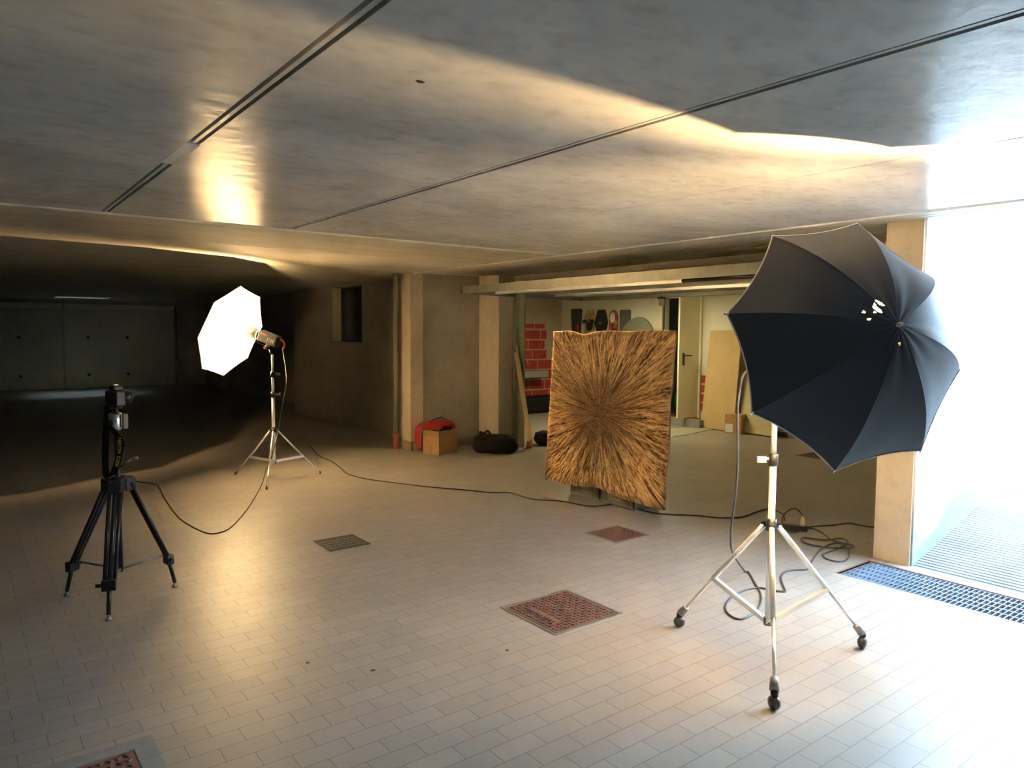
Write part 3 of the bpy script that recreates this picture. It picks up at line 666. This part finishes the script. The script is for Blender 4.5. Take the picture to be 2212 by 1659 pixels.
MB().tube([c+Vector((0,0,.17)), c+Vector((0,0,.995))], .013, 14).build('center_column', M['black_metal'], tp)
MB().tube([c+Vector((0,0,HZ-.06)), c+Vector((0,0,HZ+.02))], .045, 18).build('shoulder', M['black'], tp)
cr = c+Vector((.012,-.012,.775)); crk = MB(); crk.tube([cr, cr+Vector((.055,-.045,.048))], .0045, 8); crk.tube([cr+Vector((.055,-.045,.048)), cr+Vector((.078,-.064,.052))], .007, 8); crk.build('crank', M['chrome'], tp)
hd_ = MB(); hd_.tube([c+Vector((-.005,0,.982)), c+Vector((-.005,0,.990)), c+Vector((-.005,0,1.075)), c+Vector((-.005,0,1.086))], [.026,.036,.036,.016], 24); hd_.build('head_housing', M['chrome'], tp)
sdv = Vector((.795,-.607,0))
MB().rbox(-.012,.012,-.012,.012,-.042,.042,.002,1, Matrix.Translation(c+sdv*.052+Vector((0,0,1.035)))).build('spirit_plate', M['steel'], tp)
MB().tube([c+Vector((-.005,0,1.03))-Vector((.6,.79,0))*.03, c+Vector((-.005,0,1.03))-Vector((.6,.79,0))*.05], .014, 14).build('head_knob', M['black'], tp)
MB().tube([c+Vector((0,0,1.08)), c+Vector((0,0,1.11))], .014, 14).rbox(-.03,.03,-.03,.03,1.105,1.118,.003,1, Matrix.Translation(c)).build('quick_release', M['black_metal'], tp)
# DSLR on the tripod, facing the gold panel
cm = thing('camera', 'black camera with lens mounted on top of the camera tripod', 'camera', c+Vector((0,0,1.118)))
fdir = Vector((.95,.25,0)).normalized(); sd = Vector((-fdir.y,fdir.x,0))
mt = Matrix(((sd.x,fdir.x,0,c.x),(sd.y,fdir.y,0,c.y),(0,0,1,1.118),(0,0,0,1)))
MB().rbox(-.068,.068,-.03,.03,0,.09,.012,3,mt).rbox(-.03,.03,-.022,.035,.085,.118,.01,2,mt).rbox(.04,.068,0,.055,.01,.08,.012,2,mt).build('body', M['black'], cm)
MB().tube([mt @ Vector((0,.028,.048)), mt @ Vector((0,.05,.048)), mt @ Vector((0,.055,.048)), mt @ Vector((0,.080,.048))], [.031,.031,.034,.034], 22).build('lens', M['black_metal'], cm)
MB().tube([mt @ Vector((0,.078,.048)), mt @ Vector((0,.083,.048))], .031, 22).build('lens_ring', M['chrome'], cm)
MB().rbox(-.014,.014,-.012,.012,.118,.124,.001,1,mt).build('hot_shoe', M['chrome'], cm)
# strap hanging down along the column
def strap_pts():
    return smooth([c+Vector((-.02,.03,1.13)), c+Vector((-.045,-.01,1.03)), c+Vector((.012,-.05,.93)), c+Vector((.006,-.055,.87)), c+Vector((-.01,-.05,.80)), c+Vector((-.03,-.045,.745)), c+Vector((-.05,-.03,.715)), c+Vector((-.06,.0,.76)), c+Vector((-.05,.03,.95)), c+Vector((-.03,.04,1.12))], 8)
sp = strap_pts(); sb = MB(); wd = Vector((.795,-.607,0))*.019; pr_ = None
for i, q in enumerate(sp):
    th = Vector((.607,.795,0))*.0015
    r_ = [sb.bm.verts.new(q+wd-th), sb.bm.verts.new(q+wd+th), sb.bm.verts.new(q-wd+th), sb.bm.verts.new(q-wd-th)]
    if pr_:
        for k in range(4): sb.bm.faces.new((pr_[k], pr_[(k+1)%4], r_[(k+1)%4], r_[k]))
    pr_ = r_
strap = sb.build('neck_strap', M['blackbag'], cm)
rx = Vector((.795,-.607,0)); fz = Vector((-.607,-.795,0))
def vtext(txt, size, pos, tilt, mat_, par, nm):
    X = Vector((0,0,-1))*math.cos(tilt) + rx*-math.sin(tilt); Zv = fz; Yv = Zv.cross(X)
    return text_mesh(txt, size, nm, mat_, par, Matrix(((X.x,Yv.x,Zv.x,pos.x),(X.y,Yv.y,Zv.y,pos.y),(X.z,Yv.z,Zv.z,pos.z),(0,0,0,1))))
vtext('NIKON', .028, c+Vector((.010,-.0535,.902))+fz*.012, .06, M['yellow'], strap, 'strap_lettering')
vtext('D200', .028, c+Vector((-.002,-.0535,.815))+fz*.012, .25, M['yellow'], strap, 'strap_lettering')
MB().bar(c+Vector((-.046,-.040,.722))+fz*.004, c+Vector((-.022,-.050,.735))+fz*.006, .016, .002).build('strap_patch', M['yellow'], strap)

# ------------------------------------------------------------------ gold relief panel on crates
def gold_panel():
    y0, y1, z0, z1 = 3.915, 5.425, .105, 1.56; NX = NZ = 560
    cy, cz = 4.70, .83
    rng = np.random.RandomState(3)
    U = np.linspace(0, 1, NX); V = np.linspace(0, 1, NZ); uu, vv = np.meshgrid(U, V, indexing='ij')   # u from far (left) to near (right)
    def wob(t, seed, amp, fr=7):
        r = np.random.RandomState(seed); s = np.zeros_like(t)
        for k in range(1, fr): s += r.randn()*np.sin(2*PI*k*t*1.0+r.rand()*6.28)/k**.8
        return s*amp
    left = wob(vv, 1, .0035); right = wob(vv, 2, .006) + .012*np.exp(-((vv-.62)/.07)**2)*1.5
    topw = wob(uu, 5, .003) - .030*np.exp(-((uu-.29)/.075)**2); botw = wob(uu, 8, .0030) + .045*np.exp(-((uu-.47)/.12)**2) + .008*np.exp(-((uu-.3)/.1)**2)
    yL = y1+left; yR = y0+right
    yy = yL*(1-uu)+yR*uu
    zt = z1+topw+.012*uu; zb = z0+botw+.0*uu
    zz = zb*(1-vv)+zt*vv
    dy, dz_ = (yy-cy)/.75, (zz-cz)/.73; rr = np.sqrt(dy**2+dz_**2)+1e-4; th = np.arctan2(dz_, dy)
    def ring_noise(th, rr, nang, nrad, seed):
        r = np.random.RandomState(seed); g = r.rand(nang, nrad)
        a = (th/(2*PI) % 1)*nang; b = np.clip(rr/1.45, 0, .999)*(nrad-1)
        i = np.floor(a).astype(int) % nang; i2 = (i+1) % nang; j = np.floor(b).astype(int); j2 = np.minimum(j+1, nrad-1); fa = a-np.floor(a); fb = b-np.floor(b)
        fa = fa*fa*(3-2*fa)
        return (g[i,j]*(1-fa)+g[i2,j]*fa)*(1-fb)+(g[i,j2]*(1-fa)+g[i2,j2]*fa)*fb
    wr_ = rr*(1+.25*ring_noise(th, rr, 60, 6, 21)) + .02*ring_noise(th, rr, 300, 6, 22)
    f1 = ring_noise(th, wr_, 300, 9, 1); f2 = ring_noise(th, wr_, 560, 15, 2); f3 = ring_noise(th, rr, 36, 4, 3); f4 = ring_noise(th, wr_, 130, 7, 4); f5 = ring_noise(th, wr_, 760, 40, 5)
    h = .26*f1 + .46*f2*np.clip(rr*1.6, 0, 1) + .14*f3 + .20*f4*f4 + .42*f5*np.clip(rr*1.3, 0, 1)
    grain = rng.rand(NX, NZ); h += .45*grain*np.exp(-rr/.30) + .13*grain
    bumps = rng.rand(90, 90)[(uu*89).astype(int), (vv*89).astype(int)]; h += .55*bumps*np.exp(-(rr/.22)**2)
    env = .55+.45*np.exp(-(rr/.5)**2)
    edge = np.minimum(np.minimum(uu, 1-uu), np.minimum(vv, 1-vv)); env = env*np.clip(edge/.03, .15, 1)
    h = h*env
    xb = 4.575 + .085*(zz-z0)/(z1-z0)
    xx = xb - .034*h - .012
    co = np.stack([xx, yy, zz], -1).reshape(-1, 3)
    back = np.stack([xb+.012, yy, zz], -1).reshape(-1, 3)
    idx = np.arange(NX*NZ).reshape(NX, NZ)
    q = np.stack([idx[:-1,:-1], idx[:-1,1:], idx[1:,1:], idx[1:,:-1]], -1).reshape(-1, 4)
    faces = q[:, ::1].tolist(); n0 = NX*NZ
    bi = [0, 0, 0, 0]
    ring = list(idx[0,:]) + list(idx[1:,-1]) + list(idx[-1,-2::-1]) + list(idx[-2:0:-1,0])
    verts = co.tolist() + [back[i].tolist() for i in ring]
    k = len(ring)
    for i in range(k): faces.append([int(ring[i]), int(ring[(i+1)%k]), n0+(i+1)%k, n0+i])
    faces.append([n0+i for i in range(k)][::-1])
    me = bpy.data.meshes.new('relief'); me.from_pydata(verts, [], faces)
    at_ = me.color_attributes.new('patina', 'FLOAT_COLOR', 'POINT')
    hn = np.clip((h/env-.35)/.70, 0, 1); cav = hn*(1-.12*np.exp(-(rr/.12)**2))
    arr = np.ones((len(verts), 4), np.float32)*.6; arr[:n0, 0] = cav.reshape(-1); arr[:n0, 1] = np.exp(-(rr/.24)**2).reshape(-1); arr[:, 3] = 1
    at_.data.foreach_set('color', arr.ravel())
    me.update(); return me
m = bpy.data.materials.new('gilded_bronze_relief'); m.use_nodes = True; t_ = m.node_tree; b_ = t_.nodes['Principled BSDF']
ca = t_.nodes.new('ShaderNodeVertexColor'); ca.layer_name = 'patina'; sc_ = t_.nodes.new('ShaderNodeSeparateColor'); t_.links.new(ca.outputs[0], sc_.inputs[0])
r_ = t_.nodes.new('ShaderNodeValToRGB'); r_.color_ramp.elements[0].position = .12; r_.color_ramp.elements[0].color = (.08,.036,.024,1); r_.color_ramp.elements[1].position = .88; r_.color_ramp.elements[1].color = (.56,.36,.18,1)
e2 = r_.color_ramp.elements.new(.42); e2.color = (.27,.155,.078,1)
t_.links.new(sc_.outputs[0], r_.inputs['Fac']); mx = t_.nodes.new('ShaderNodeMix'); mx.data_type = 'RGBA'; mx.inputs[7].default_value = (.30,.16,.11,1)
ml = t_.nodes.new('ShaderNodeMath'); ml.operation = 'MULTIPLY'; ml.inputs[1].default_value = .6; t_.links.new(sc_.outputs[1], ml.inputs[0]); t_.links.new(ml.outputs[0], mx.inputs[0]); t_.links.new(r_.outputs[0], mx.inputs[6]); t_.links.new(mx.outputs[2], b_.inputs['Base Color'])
b_.inputs['Metallic'].default_value = .7; b_.inputs['Roughness'].default_value = .36
M['gold'] = m
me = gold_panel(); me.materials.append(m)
go = bpy.data.objects.new('relief_panel', me); C.objects.link(go)
tag(go, 'big square gilded relief panel with ridges bursting from its centre, leaning on crates', 'wall art')
def crate(yc, x0, label, lines, zt=.255, wid=.40, ty=None):
    o = thing('bottle_crate', label, 'crate', (x0+.15, yc, 0), 'grey crates under the gold panel')
    b = MB(); t_ = .012; d = .30; y0, y1 = yc-wid/2, yc+wid/2; x1 = x0+d
    b.box(x0+.006, x1, y0, y1, 0, .02); b.box(x0, x0+t_, y0, y1, .012, zt); b.box(x1-t_, x1, y0, y1, .012, zt); b.box(x0, x1, y0, y0+t_, .012, zt); b.box(x0, x1, y1-t_, y1, .012, zt)
    b.build('box', M['crate'], o)
    rb = MB()
    for yy in [y0+.02+.018*k for k in range(5)] + [y1-.02-.018*k for k in range(5)]: rb.box(x0-.004, x0, yy-.003, yy+.003, .03, zt-.02)
    rb.box(x0-.005, x0, y0, y1, .012, .022); rb.build('ribs', M['crate'], o)
    X = Vector((0,-1,0)); Yv = Vector((0,0,1)); Zv = Vector((-1,0,0))
    for k, (s_, zz) in enumerate(lines):
        pos = Vector((x0-.001, ty or yc, zz)); text_mesh(s_, .037, 'lettering', M['cream_ink'], o, Matrix(((X.x,Yv.x,Zv.x,pos.x),(X.y,Yv.y,Zv.y,pos.y),(X.z,Yv.z,Zv.z,pos.z),(0,0,0,1))))
    return o
crate(4.97, 4.665, 'dark grey bottle crate with cream lettering under the left half of the gold panel', [('STELLA', .098), ('ALPINA', .060)], wid=.40, ty=4.972)
crate(4.545, 4.655, 'dark grey bottle crate with cream lettering under the right half of the gold panel', [('STELLA', .098), ('ALPINA', .060)], wid=.42, ty=4.557)

# ------------------------------------------------------------------ things by the pier wall
pp = thing('drain_pipe', 'grey vertical downpipe with orange terracotta foot beside the narrow pier', 'pipe', (4.60, 8.52, 0))
MB().tube([(4.60,8.54,.17),(4.60,8.54,2.30)], .036, 20).build('downpipe', M['pvc'], pp)
MB().tube([(4.60,8.54,0),(4.60,8.54,.15),(4.60,8.54,.155),(4.60,8.54,.20)], [.040,.040,.048,.048], 20).build('pipe_foot', M['terra'], pp)
bx = thing('cardboard_box', 'open cardboard box with brown tape standing before the red bag', 'box', (4.95, 7.95, 0))
p0 = Vector((4.766,7.742,0)); ex = (Vector((5.14,7.87,0))-p0); ey = (Vector((4.787,8.117,0))-p0); ex.normalize(); ey = Vector((-ex.y, ex.x, 0)); HB = .30
def ob(a0,a1,b0,b1,z0,z1,mb): mb.box(a0,a1,b0,b1,z0,z1, Matrix(((ex.x,ey.x,0,p0.x),(ex.y,ey.y,0,p0.y),(0,0,1,0),(0,0,0,1))))
b = MB(); WX, WY = .37, .26
ob(0,WX,0,.006,0,HB,b); ob(0,WX,WY-.006,WY,0,HB,b); ob(0,.006,0,WY,0,HB,b); ob(WX-.006,WX,0,WY,0,HB,b); ob(0,WX,0,WY,0,.006,b); b.build('carton', M['card'], bx)
b = MB(); ob(-.001,WX+.001,-.0012,0,HB-.07,HB-.005,b); ob(-.0012,0,-.001,WY,HB-.07,HB-.005,b); ob(-.0013,0,WY*.42,WY*.60,0,.12,b); b.build('tape', M['tape'], bx)
ct = MB()
for (cx_, cy_, r_, h_) in ((.08,.12,.05,.30),(.19,.10,.045,.31),(.28,.13,.06,.335),(.14,.2,.04,.29),(.31,.07,.03,.345)):
    q = p0+ex*cx_+ey*cy_; ct.sphere(q+Vector((0,0,h_-r_)), r_, 12, (1,.8,1))
tag(ct.build('cable_bundle', M['blackbag']), 'dark bundled gear sticking out of the open cardboard box', 'bundle')
def soft_bag(cx, cy, lx, ly, h, rz, seed, sq=3.2, rough=.05):
    mb = MB(); t_ = bmesh.new(); bmesh.ops.create_uvsphere(t_, u_segments=40, v_segments=26, radius=1)
    for v in t_.verts:
        x, y, z = v.co; k = (abs(x)**sq+abs(y)**sq+abs(z)**sq)**(-1/sq); p = Vector((x,y,z))*k
        nn_ = noise.noise(p*2.3+Vector((seed,0,0)))*rough*1.6 + noise.noise(p*5+Vector((seed,3,0)))*rough*.6
        p *= 1+nn_; v.co = Vector((p.x*lx/2, p.y*ly/2, max(0, (p.z*.5+.5)*h)))
    for f_ in t_.faces: f_.smooth = True
    mb.merge(t_, Matrix.Translation((cx, cy, 0)) @ Matrix.Rotation(rz, 4, 'Z')); return mb
rb = thing('duffel_bag', 'bright red sports bag pushed against the wall behind the cardboard box', 'bag', (5.02, 8.16, 0))
soft_bag(5.00, 8.195, .58, .17, .37, -.02, 2, sq=4, rough=.03).build('bag_body', M['redbag'], rb)
MB().tube(smooth([(4.86,8.12,.37),(4.92,8.10,.41),(5.02,8.10,.425),(5.12,8.12,.39)], 6), .006, 8).build('carry_handle', M['black'], rb)
st = MB(); st.tube(smooth([(4.72,8.13,.36),(4.735,8.09,.30),(4.72,8.10,.2),(4.73,8.12,.05)], 6), .013, 8); st.build('shoulder_strap', M['steel_dark'], rb)
gb = thing('gear_bag', 'low black gear bag lying on the floor in front of the garage pier', 'bag', (5.42, 7.5, 0))
ang = math.atan2(7.134-7.733, 5.572-5.336)
soft_bag(5.49, 7.53, .56, .34, .225, math.atan2(-.607,.795), 6, sq=4.5).build('bag_body', M['blackbag'], gb)
MB().rbox(-.16,.14,-.09,.07,.215,.235,.009,3, Matrix.Translation((5.50,7.50,0)) @ Matrix.Rotation(-.65,4,'Z')).build('bag_lid', M['blackbag'], gb)
ch = MB(); ch.tube(smooth([(5.33,7.62,.19),(5.32,7.64,.265),(5.36,7.60,.245),(5.40,7.58,.28),(5.44,7.52,.20)], 6), .012, 8); ch.build('carry_handle', M['blackbag'], gb)
gb2 = soft_bag(6.46, 7.66, .34, .26, .19, -.6, 9, sq=3).build('gear_bag', M['blackbag']); tag(gb2, 'black bag in shadow between the leaning boards and the gold panel', 'bag')
# boards leaning against the jamb
for (a, b_, wd_, th_, lb) in ((at(1149,962,9.66), at(1114,736,9.84), .030, .020, 'taller thin pine board leaning against the steel door jamb'),
                              (at(1144,950,9.62), at(1114,762,9.76), .048, .022, 'shorter wider pine board leaning in front of the taller one')):
    a = Vector(a); a.z = max(a.z, .0); mb = MB(); mb.bar(a, b_, wd_, th_, up=(-.6,-.8,.1)); tag(mb.build('wooden_board', M['wood']), lb, 'board', 'boards leaning by the garage jamb')
tb = MB(); tb.tube([(6.07,7.56,0),(6.07,7.56,.07),(6.07,7.56,.10)], [.045,.04,.03], 18); tag(tb.build('terracotta_pipe_stub', M['terra']), 'short orange terracotta stub at the foot of the leaning boards', 'pipe')
# wash basin on the far garage wall, under the bricks
wb = thing('wash_basin', 'small pale wash basin mounted on the dark brick wall in the garage', 'basin', (9.1, 11.1, .9))
q0, q1 = 8.60, 9.25
b = MB(); b.rbox(q0,q1,10.92,11.30,.66,.80,.03,3); b.build('bowl', M['cement'], wb)
MB().tube([(8.92,11.29,.98),(8.92,11.2,.98),(8.92,11.16,.93)], .012, 10).build('tap', M['chrome'], wb)
bb_ = MB(); bb_.rbox(8.35,9.8,10.7,11.25,0,.30,.06,3); tag(bb_.build('storage_chest', M['blackbag']), 'dark chest on the floor under the wash basin', 'chest')

# ------------------------------------------------------------------ boards hung on the garage wall
def onx(px, py, X): d = ray(px, py); return Vector((0,0,CH)) + d*(X/d.x)
def deck(poly, name, label, matl, extra):
    """poly: outline y,z ; thickness towards the room"""
    o = thing(name, label, 'skateboard', (9.87, poly[0][0], poly[0][1]), 'skateboards on the garage back wall')
    pts = [Vector((9.885, y, z)) for y, z in poly]
    MB().prism(pts, (-.018,0,0)).build('deck', matl, o)
    for fn in extra: fn(o)
    return o
M['deck_black'] = mat('black_grip_deck', (.045,.05,.045), .6); M['deck_char'] = mat('charcoal_deck', (.02,.022,.025), .4)
M['deck_gold'] = mat('ochre_printed_deck', (.40,.32,.12), .5, var=.5, vscale=9)
M['deck_red'] = mat('red_printed_deck', (.35,.09,.06), .45, var=.8, vscale=14)
M['deck_grey'] = mat('grey_board', (.12,.125,.11), .6)
def outline(pxs, X=9.885): return [(onx(a, b, X).y, onx(a, b, X).z) for a, b in pxs]
def rnd(cx, top, hw, rad, bot, sq=False, hwb=None):
    """outline in local wall metres: centre y, top z, half width"""
    hwb = hwb or hw; pts = []
    for k in range(13):
        a = PI*k/12; ex_ = .35 if sq else 1.0
        sx_ = math.copysign(abs(math.cos(a))**ex_, math.cos(a)); sz_ = math.sin(a)**ex_
        pts.append((cx+hw*sx_, top-rad+rad*sz_))
    pts.append((cx-hwb, bot+.1)); 
    for k in range(13):
        a = PI+PI*k/12; pts.append((cx+hwb*math.cos(a), bot+.08+.08*math.sin(a)))
    return pts
def trucks(yc, z, wheelm):
    def f_(o):
        mb = MB(); mb.box(9.835, 9.868, yc-.02, yc+.02, z-.03, z+.03); mb.tube([(9.83, yc-.10, z), (9.83, yc+.10, z)], .010, 8); tk = mb.build('truck', M['steel'], o)
        for s_ in (-1, 1): MB().tube([(9.825, yc+s_*.085, z), (9.825, yc+s_*.125, z)], .032, 14).build('wheel', wheelm, tk)
    return f_
def yz(px, py): v = onx(px, py, 9.88); return v.y, v.z
for (p_, hw, tp_, sq, matl, lb, trz) in (
    ((1246, 667), .155, .05, True, M['deck_black'], 'black square-topped skateboard, first on the left of the wall row', None),
    ((1275, 669), .135, .13, False, M['deck_gold'], 'ochre round-nosed skateboard with black trucks, second in the wall row', 694),
    ((1300, 669), .115, .04, True, M['deck_char'], 'charcoal coffin-shaped skateboard in the middle of the wall row', 698),
    ((1326, 670), .115, .12, False, M['deck_red'], 'red and white printed skateboard, fourth in the wall row', None),
    ((1351, 669), .135, .05, True, M['deck_grey'], 'grey square-topped board last in the wall row beside the round top', None)):
    yc, zt = yz(*p_)
    if matl is M['deck_char']:
        poly = [(yc-.10, zt), (yc+.10, zt), (yc+.165, zt-.20), (yc+.165, zt-.28), (yc+.10, zt-.50), (yc+.09, zt-.8), (yc-.09, zt-.8), (yc-.10, zt-.50), (yc-.165, zt-.28), (yc-.165, zt-.20)]
    else:
        poly = rnd(yc, zt, hw, tp_, zt-.85, sq, hw*.65 if matl is M['deck_black'] else None)
    o = deck(poly, 'skateboard', lb, matl, [])
    if trz: trucks(yc, yz(p_[0], trz)[1], M['black'])(o)
    if matl is M['deck_red']:
        MB().prism([(9.8665, yc+.02+.07*math.cos(k*.5236), zt-.14+.10*math.sin(k*.5236)) for k in range(12)], (-.001,0,0)).build('white_print', M['white_plastic'], o)
        MB().prism([(9.8665, yc-.06+.045*math.cos(k*.5236), zt-.24+.045*math.sin(k*.5236)) for k in range(12)], (-.001,0,0)).build('yellow_print', M['deck_gold'], o)
        MB().prism([(9.8665, yc-.03+.06*math.cos(k*.5236), zt-.40+.06*math.sin(k*.5236)) for k in range(12)], (-.001,0,0)).build('dark_print', M['deck_char'], o)
    if matl is M['deck_gold']:
        MB().prism([(9.8665, yc+.10*math.cos(k*.5236), zt-.30+.12*math.sin(k*.5236)) for k in range(12)], (-.001,0,0)).build('black_print', M['deck_char'], o)
    if matl is M['deck_black']:
        MB().prism([(9.8665, yc-.07, zt-.32), (9.8665, yc-.02, zt-.30), (9.8665, yc-.03, zt-.70), (9.8665, yc-.07, zt-.70)], (-.001,0,0)).build('red_print', M['red'], o)
# round grey table top leaning at the back
cy_ = onx(1375, 760, 9.3)
rt = MB(); ctr = Vector((9.35, onx(1378, 760, 9.35).y, onx(1378, 684, 9.2).z-.62)); pts = [ctr+Vector((-.10+.32*math.sin(k*2*PI/48)*.3*-1*-1, .46*math.cos(k*2*PI/48), .62*math.sin(k*2*PI/48))) for k in range(48)]
rt.prism(pts, (.03,0,0)); rto = rt.build('round_table_top', M['granite'])
zmin = min(v.co.z for v in rto.data.vertices)
tag(rto, 'speckled grey round-topped board standing behind the gold panel', 'table top')
lg = MB(); lg.box(9.33,9.37,ctr.y-.40,ctr.y+.40,0,max(.05, zmin+.08)); lg.build('stand_foot', M['steel_dark'], rto)

# ------------------------------------------------------------------ stuff at the right of the garage back wall
A_ = Vector((9.74, 7.70, .03)); B_ = Vector((9.70, 6.93, .0))
pb = MB(); ty, tz = 7.70, 1.62
pb.prism([(9.72,7.60,.012),(9.62,6.90,.012),(9.78,6.90,1.60),(9.86,7.56,1.60)], (.018,0,0)); tag(pb.build('hardboard_sheet', M['card2']), 'tall brown hardboard sheet leaning on the white wall right of the cream door', 'sheet')
pb = MB(); pb.prism([(9.70,6.86,.02),(9.66,6.20,.02),(9.84,6.20,1.0),(9.86,6.86,1.0)], (.02,0,0)); tag(pb.build('plywood_sheet', mat('pale_plywood', (.55,.48,.28), .8, var=.05)), 'lower pale sheet leaning on the wall behind the right umbrella stand', 'sheet')
b2 = thing('parcel_box', 'small brown parcel box with white label on the garage floor before the hardboard', 'box', (9.62, 6.85, 0))
m_ = Matrix.Translation((9.62,6.86,0)) @ Matrix.Rotation(.25,4,'Z')
MB().box(-.10,.10,-.13,.13,0,.30,m_).build('carton', M['card'], b2)
MB().box(-.102,-.10,.0,.12,.02,.15,m_).build('shipping_label', M['white_plastic'], b2)
MB().box(-.103,-.10,-.03,.02,.24,.301,m_).build('tape', M['tape'], b2)
# sheets lying on the floor
def sheet(pts, name, label, matl):
    mb = MB(); n_ = 14; g_ = []
    P0,P1,P2,P3 = [Vector(p) for p in pts]
    for i in range(n_+1):
        g_.append([mb.bm.verts.new((P0.lerp(P1,i/n_)).lerp(P3.lerp(P2,i/n_), j/n_)+Vector((0,0,.006+.012*max(0, noise.noise(Vector((i*.5,j*.5,2))))))) for j in range(n_+1)])
    for i in range(n_):
        for j in range(n_): mb.bm.faces.new((g_[i][j],g_[i+1][j],g_[i+1][j+1],g_[i][j+1])).smooth = True
    bmesh.ops.solidify(mb.bm, geom=mb.bm.faces[:], thickness=.004)
    return tag(mb.build(name, matl), label, 'sheet')
sheet([fl(1444,945), fl(1478,941), fl(1530,924), fl(1445,925)], 'floor_sheet', 'crumpled pale sheet lying on the floor just right of the gold panel', M['paper'])
sheet([fl(1482,940), fl(1528,930), fl(1562,924), fl(1532,922)], 'floor_sheet', 'flattened pale carton lying on the floor below the hardboard', M['paper'])
sheet([(9.68,7.62,.125), (9.68,8.3,.125), (9.84,8.3,.125), (9.84,7.62,.125)], 'doorway_rag', 'red and white rag lying on the concrete step under the cream door', mat('red_white_rag', (.55,.16,.10), .8, var=.6, vscale=10))
gs = soft_bag(10.25, 8.35, .35, .35, .40, 0, 4).build('green_sack', M['green']); gs.location.z = .13; tag(gs, 'green sack seen through the dark doorway gap', 'sack')

# ------------------------------------------------------------------ cables
def cable(name, pts, r, label, matl, cat='cable'):
    mb = MB(); sp_ = smooth(pts, 7)
    for q_ in sp_: q_.z = max(q_.z, r*.95)
    mb.tube(sp_, r, 8); return tag(mb.build(name, matl), label, cat)
R1 = .0045
def F(l, z=.0048): return [fl(a, b, z) for a, b in l]
cable('extension_cable', F([(668,962),(690,985),(715,996),(735,1010),(752,1024),(795,1035),(860,1044),(930,1052),(1000,1058),(1060,1064),(1105,1065),(1150,1078),(1215,1083),(1270,1093),(1300,1092),(1330,1089),(1372,1098),(1420,1109),(1500,1113),(1550,1118),(1600,1117),(1630,1107),(1662,1099),(1690,1110),(1695,1124)]), .0055,
      'long black extension cable snaking across the floor from the dark wall to the power strip', M['cable'])
cable('flash_cable', [PLf(.385,0,-.03)] + [at(619,820,7.15), at(609,880,7.1), at(600,935,7.0), at(590,975,6.9)] + F([(577,1012),(566,1045),(548,1078),(530,1105),(500,1138),(475,1150),(450,1152),(420,1140),(390,1121),(370,1098),(352,1070),(345,1055),(335,1046),(290,1040),(262,1044)]), .0045,
      'thin cable dropping from the left flash head and looping over the floor to the tripod', M['cable'])
fl1 = F([(1610,1236),(1632,1262),(1644,1285),(1642,1308),(1628,1325),(1604,1337),(1585,1334),(1570,1322),(1568,1308),(1577,1294),(1592,1283),(1612,1274),(1640,1270),(1668,1275),(1690,1278),(1697,1277)])
cable('flash_cable', [PRf(.385,0,-.03)] + [at(1608,806,3.56), at(1597,850,3.60), at(1593,900,3.63), at(1594,980,3.68), at(1590,1060,3.75), at(1582,1120,3.84), at(1579,1160,3.93), at(1583,1195,4.02)] + fl1 + F([(1693,1268),(1688,1254),(1689,1243),(1700,1234),(1722,1231),(1746,1229)]) + F([(1752,1215),(1770,1190),(1790,1177),(1812,1173)]) + F([(1830,1185),(1834,1200),(1825,1211),(1808,1213),(1785,1207),(1777,1199),(1785,1194),(1812,1184),(1830,1175),(1827,1166),(1810,1163),(1790,1166),(1760,1164),(1738,1161),(1731,1165),(1740,1173),(1775,1181),(1820,1184),(1842,1182),(1838,1177),(1800,1168),(1775,1150),(1757,1142),(1745,1142),(1725,1148),(1705,1148),(1697,1140)]), .0058,
      'grey cable hanging from the right flash head and coiling on the floor by the pillar', M['grey_cable'])
ps = thing('power_strip', 'dark power strip with a cream plug lying behind the wheeled light stand', 'power strip', fl(1716,1140))
a_, b_ = fl(1690,1137,.022), fl(1744,1142,.022); MB().bar(a_, b_, .055, .042).build('socket_bar', M['black'], ps)
sk = MB(); dv = (b_-a_)
for k in range(5): q = a_+dv*(.12+.18*k)+Vector((0,0,.021)); sk.tube([q, q+Vector((0,0,.002))], .017, 14)
sk.build('sockets', M['steel_dark'], ps)
pc_ = F([(1742,1139),(1770,1136),(1800,1134),(1832,1130),(1855,1134),(1878,1138),(1900,1139),(1925,1139)])
MB().tube(smooth(pc_, 7), .0055, 8).build('power_cord', M['cable'], ps)
q = a_+dv*.80+Vector((0,0,.021))
pk = thing('cable_with_plug', 'short black cable arching up from a cream plug in the power strip', 'cable', q)
MB().tube([q, q+Vector((0,0,.03)), q+Vector((0,0,.075))], [.020,.018,.009], 12).build('plug', M['plug'], pk)
dq = q.x*.607+q.y*.795
MB().tube(smooth([q+Vector((0,0,.075)), at(1728,1106,dq), at(1718,1099,dq), at(1706,1101,dq-.02), at(1692,1115,dq-.04), fl(1688,1136,.006)], 7), .005, 8).build('cord', M['cable'], pk)

for o in bpy.data.objects:
    if o.type == 'MESH' and o.name.split('.')[0] in ('beam_front', 'beam_right', 'ceiling_rear', 'ceiling_garage'): o['kind'] = 'structure'
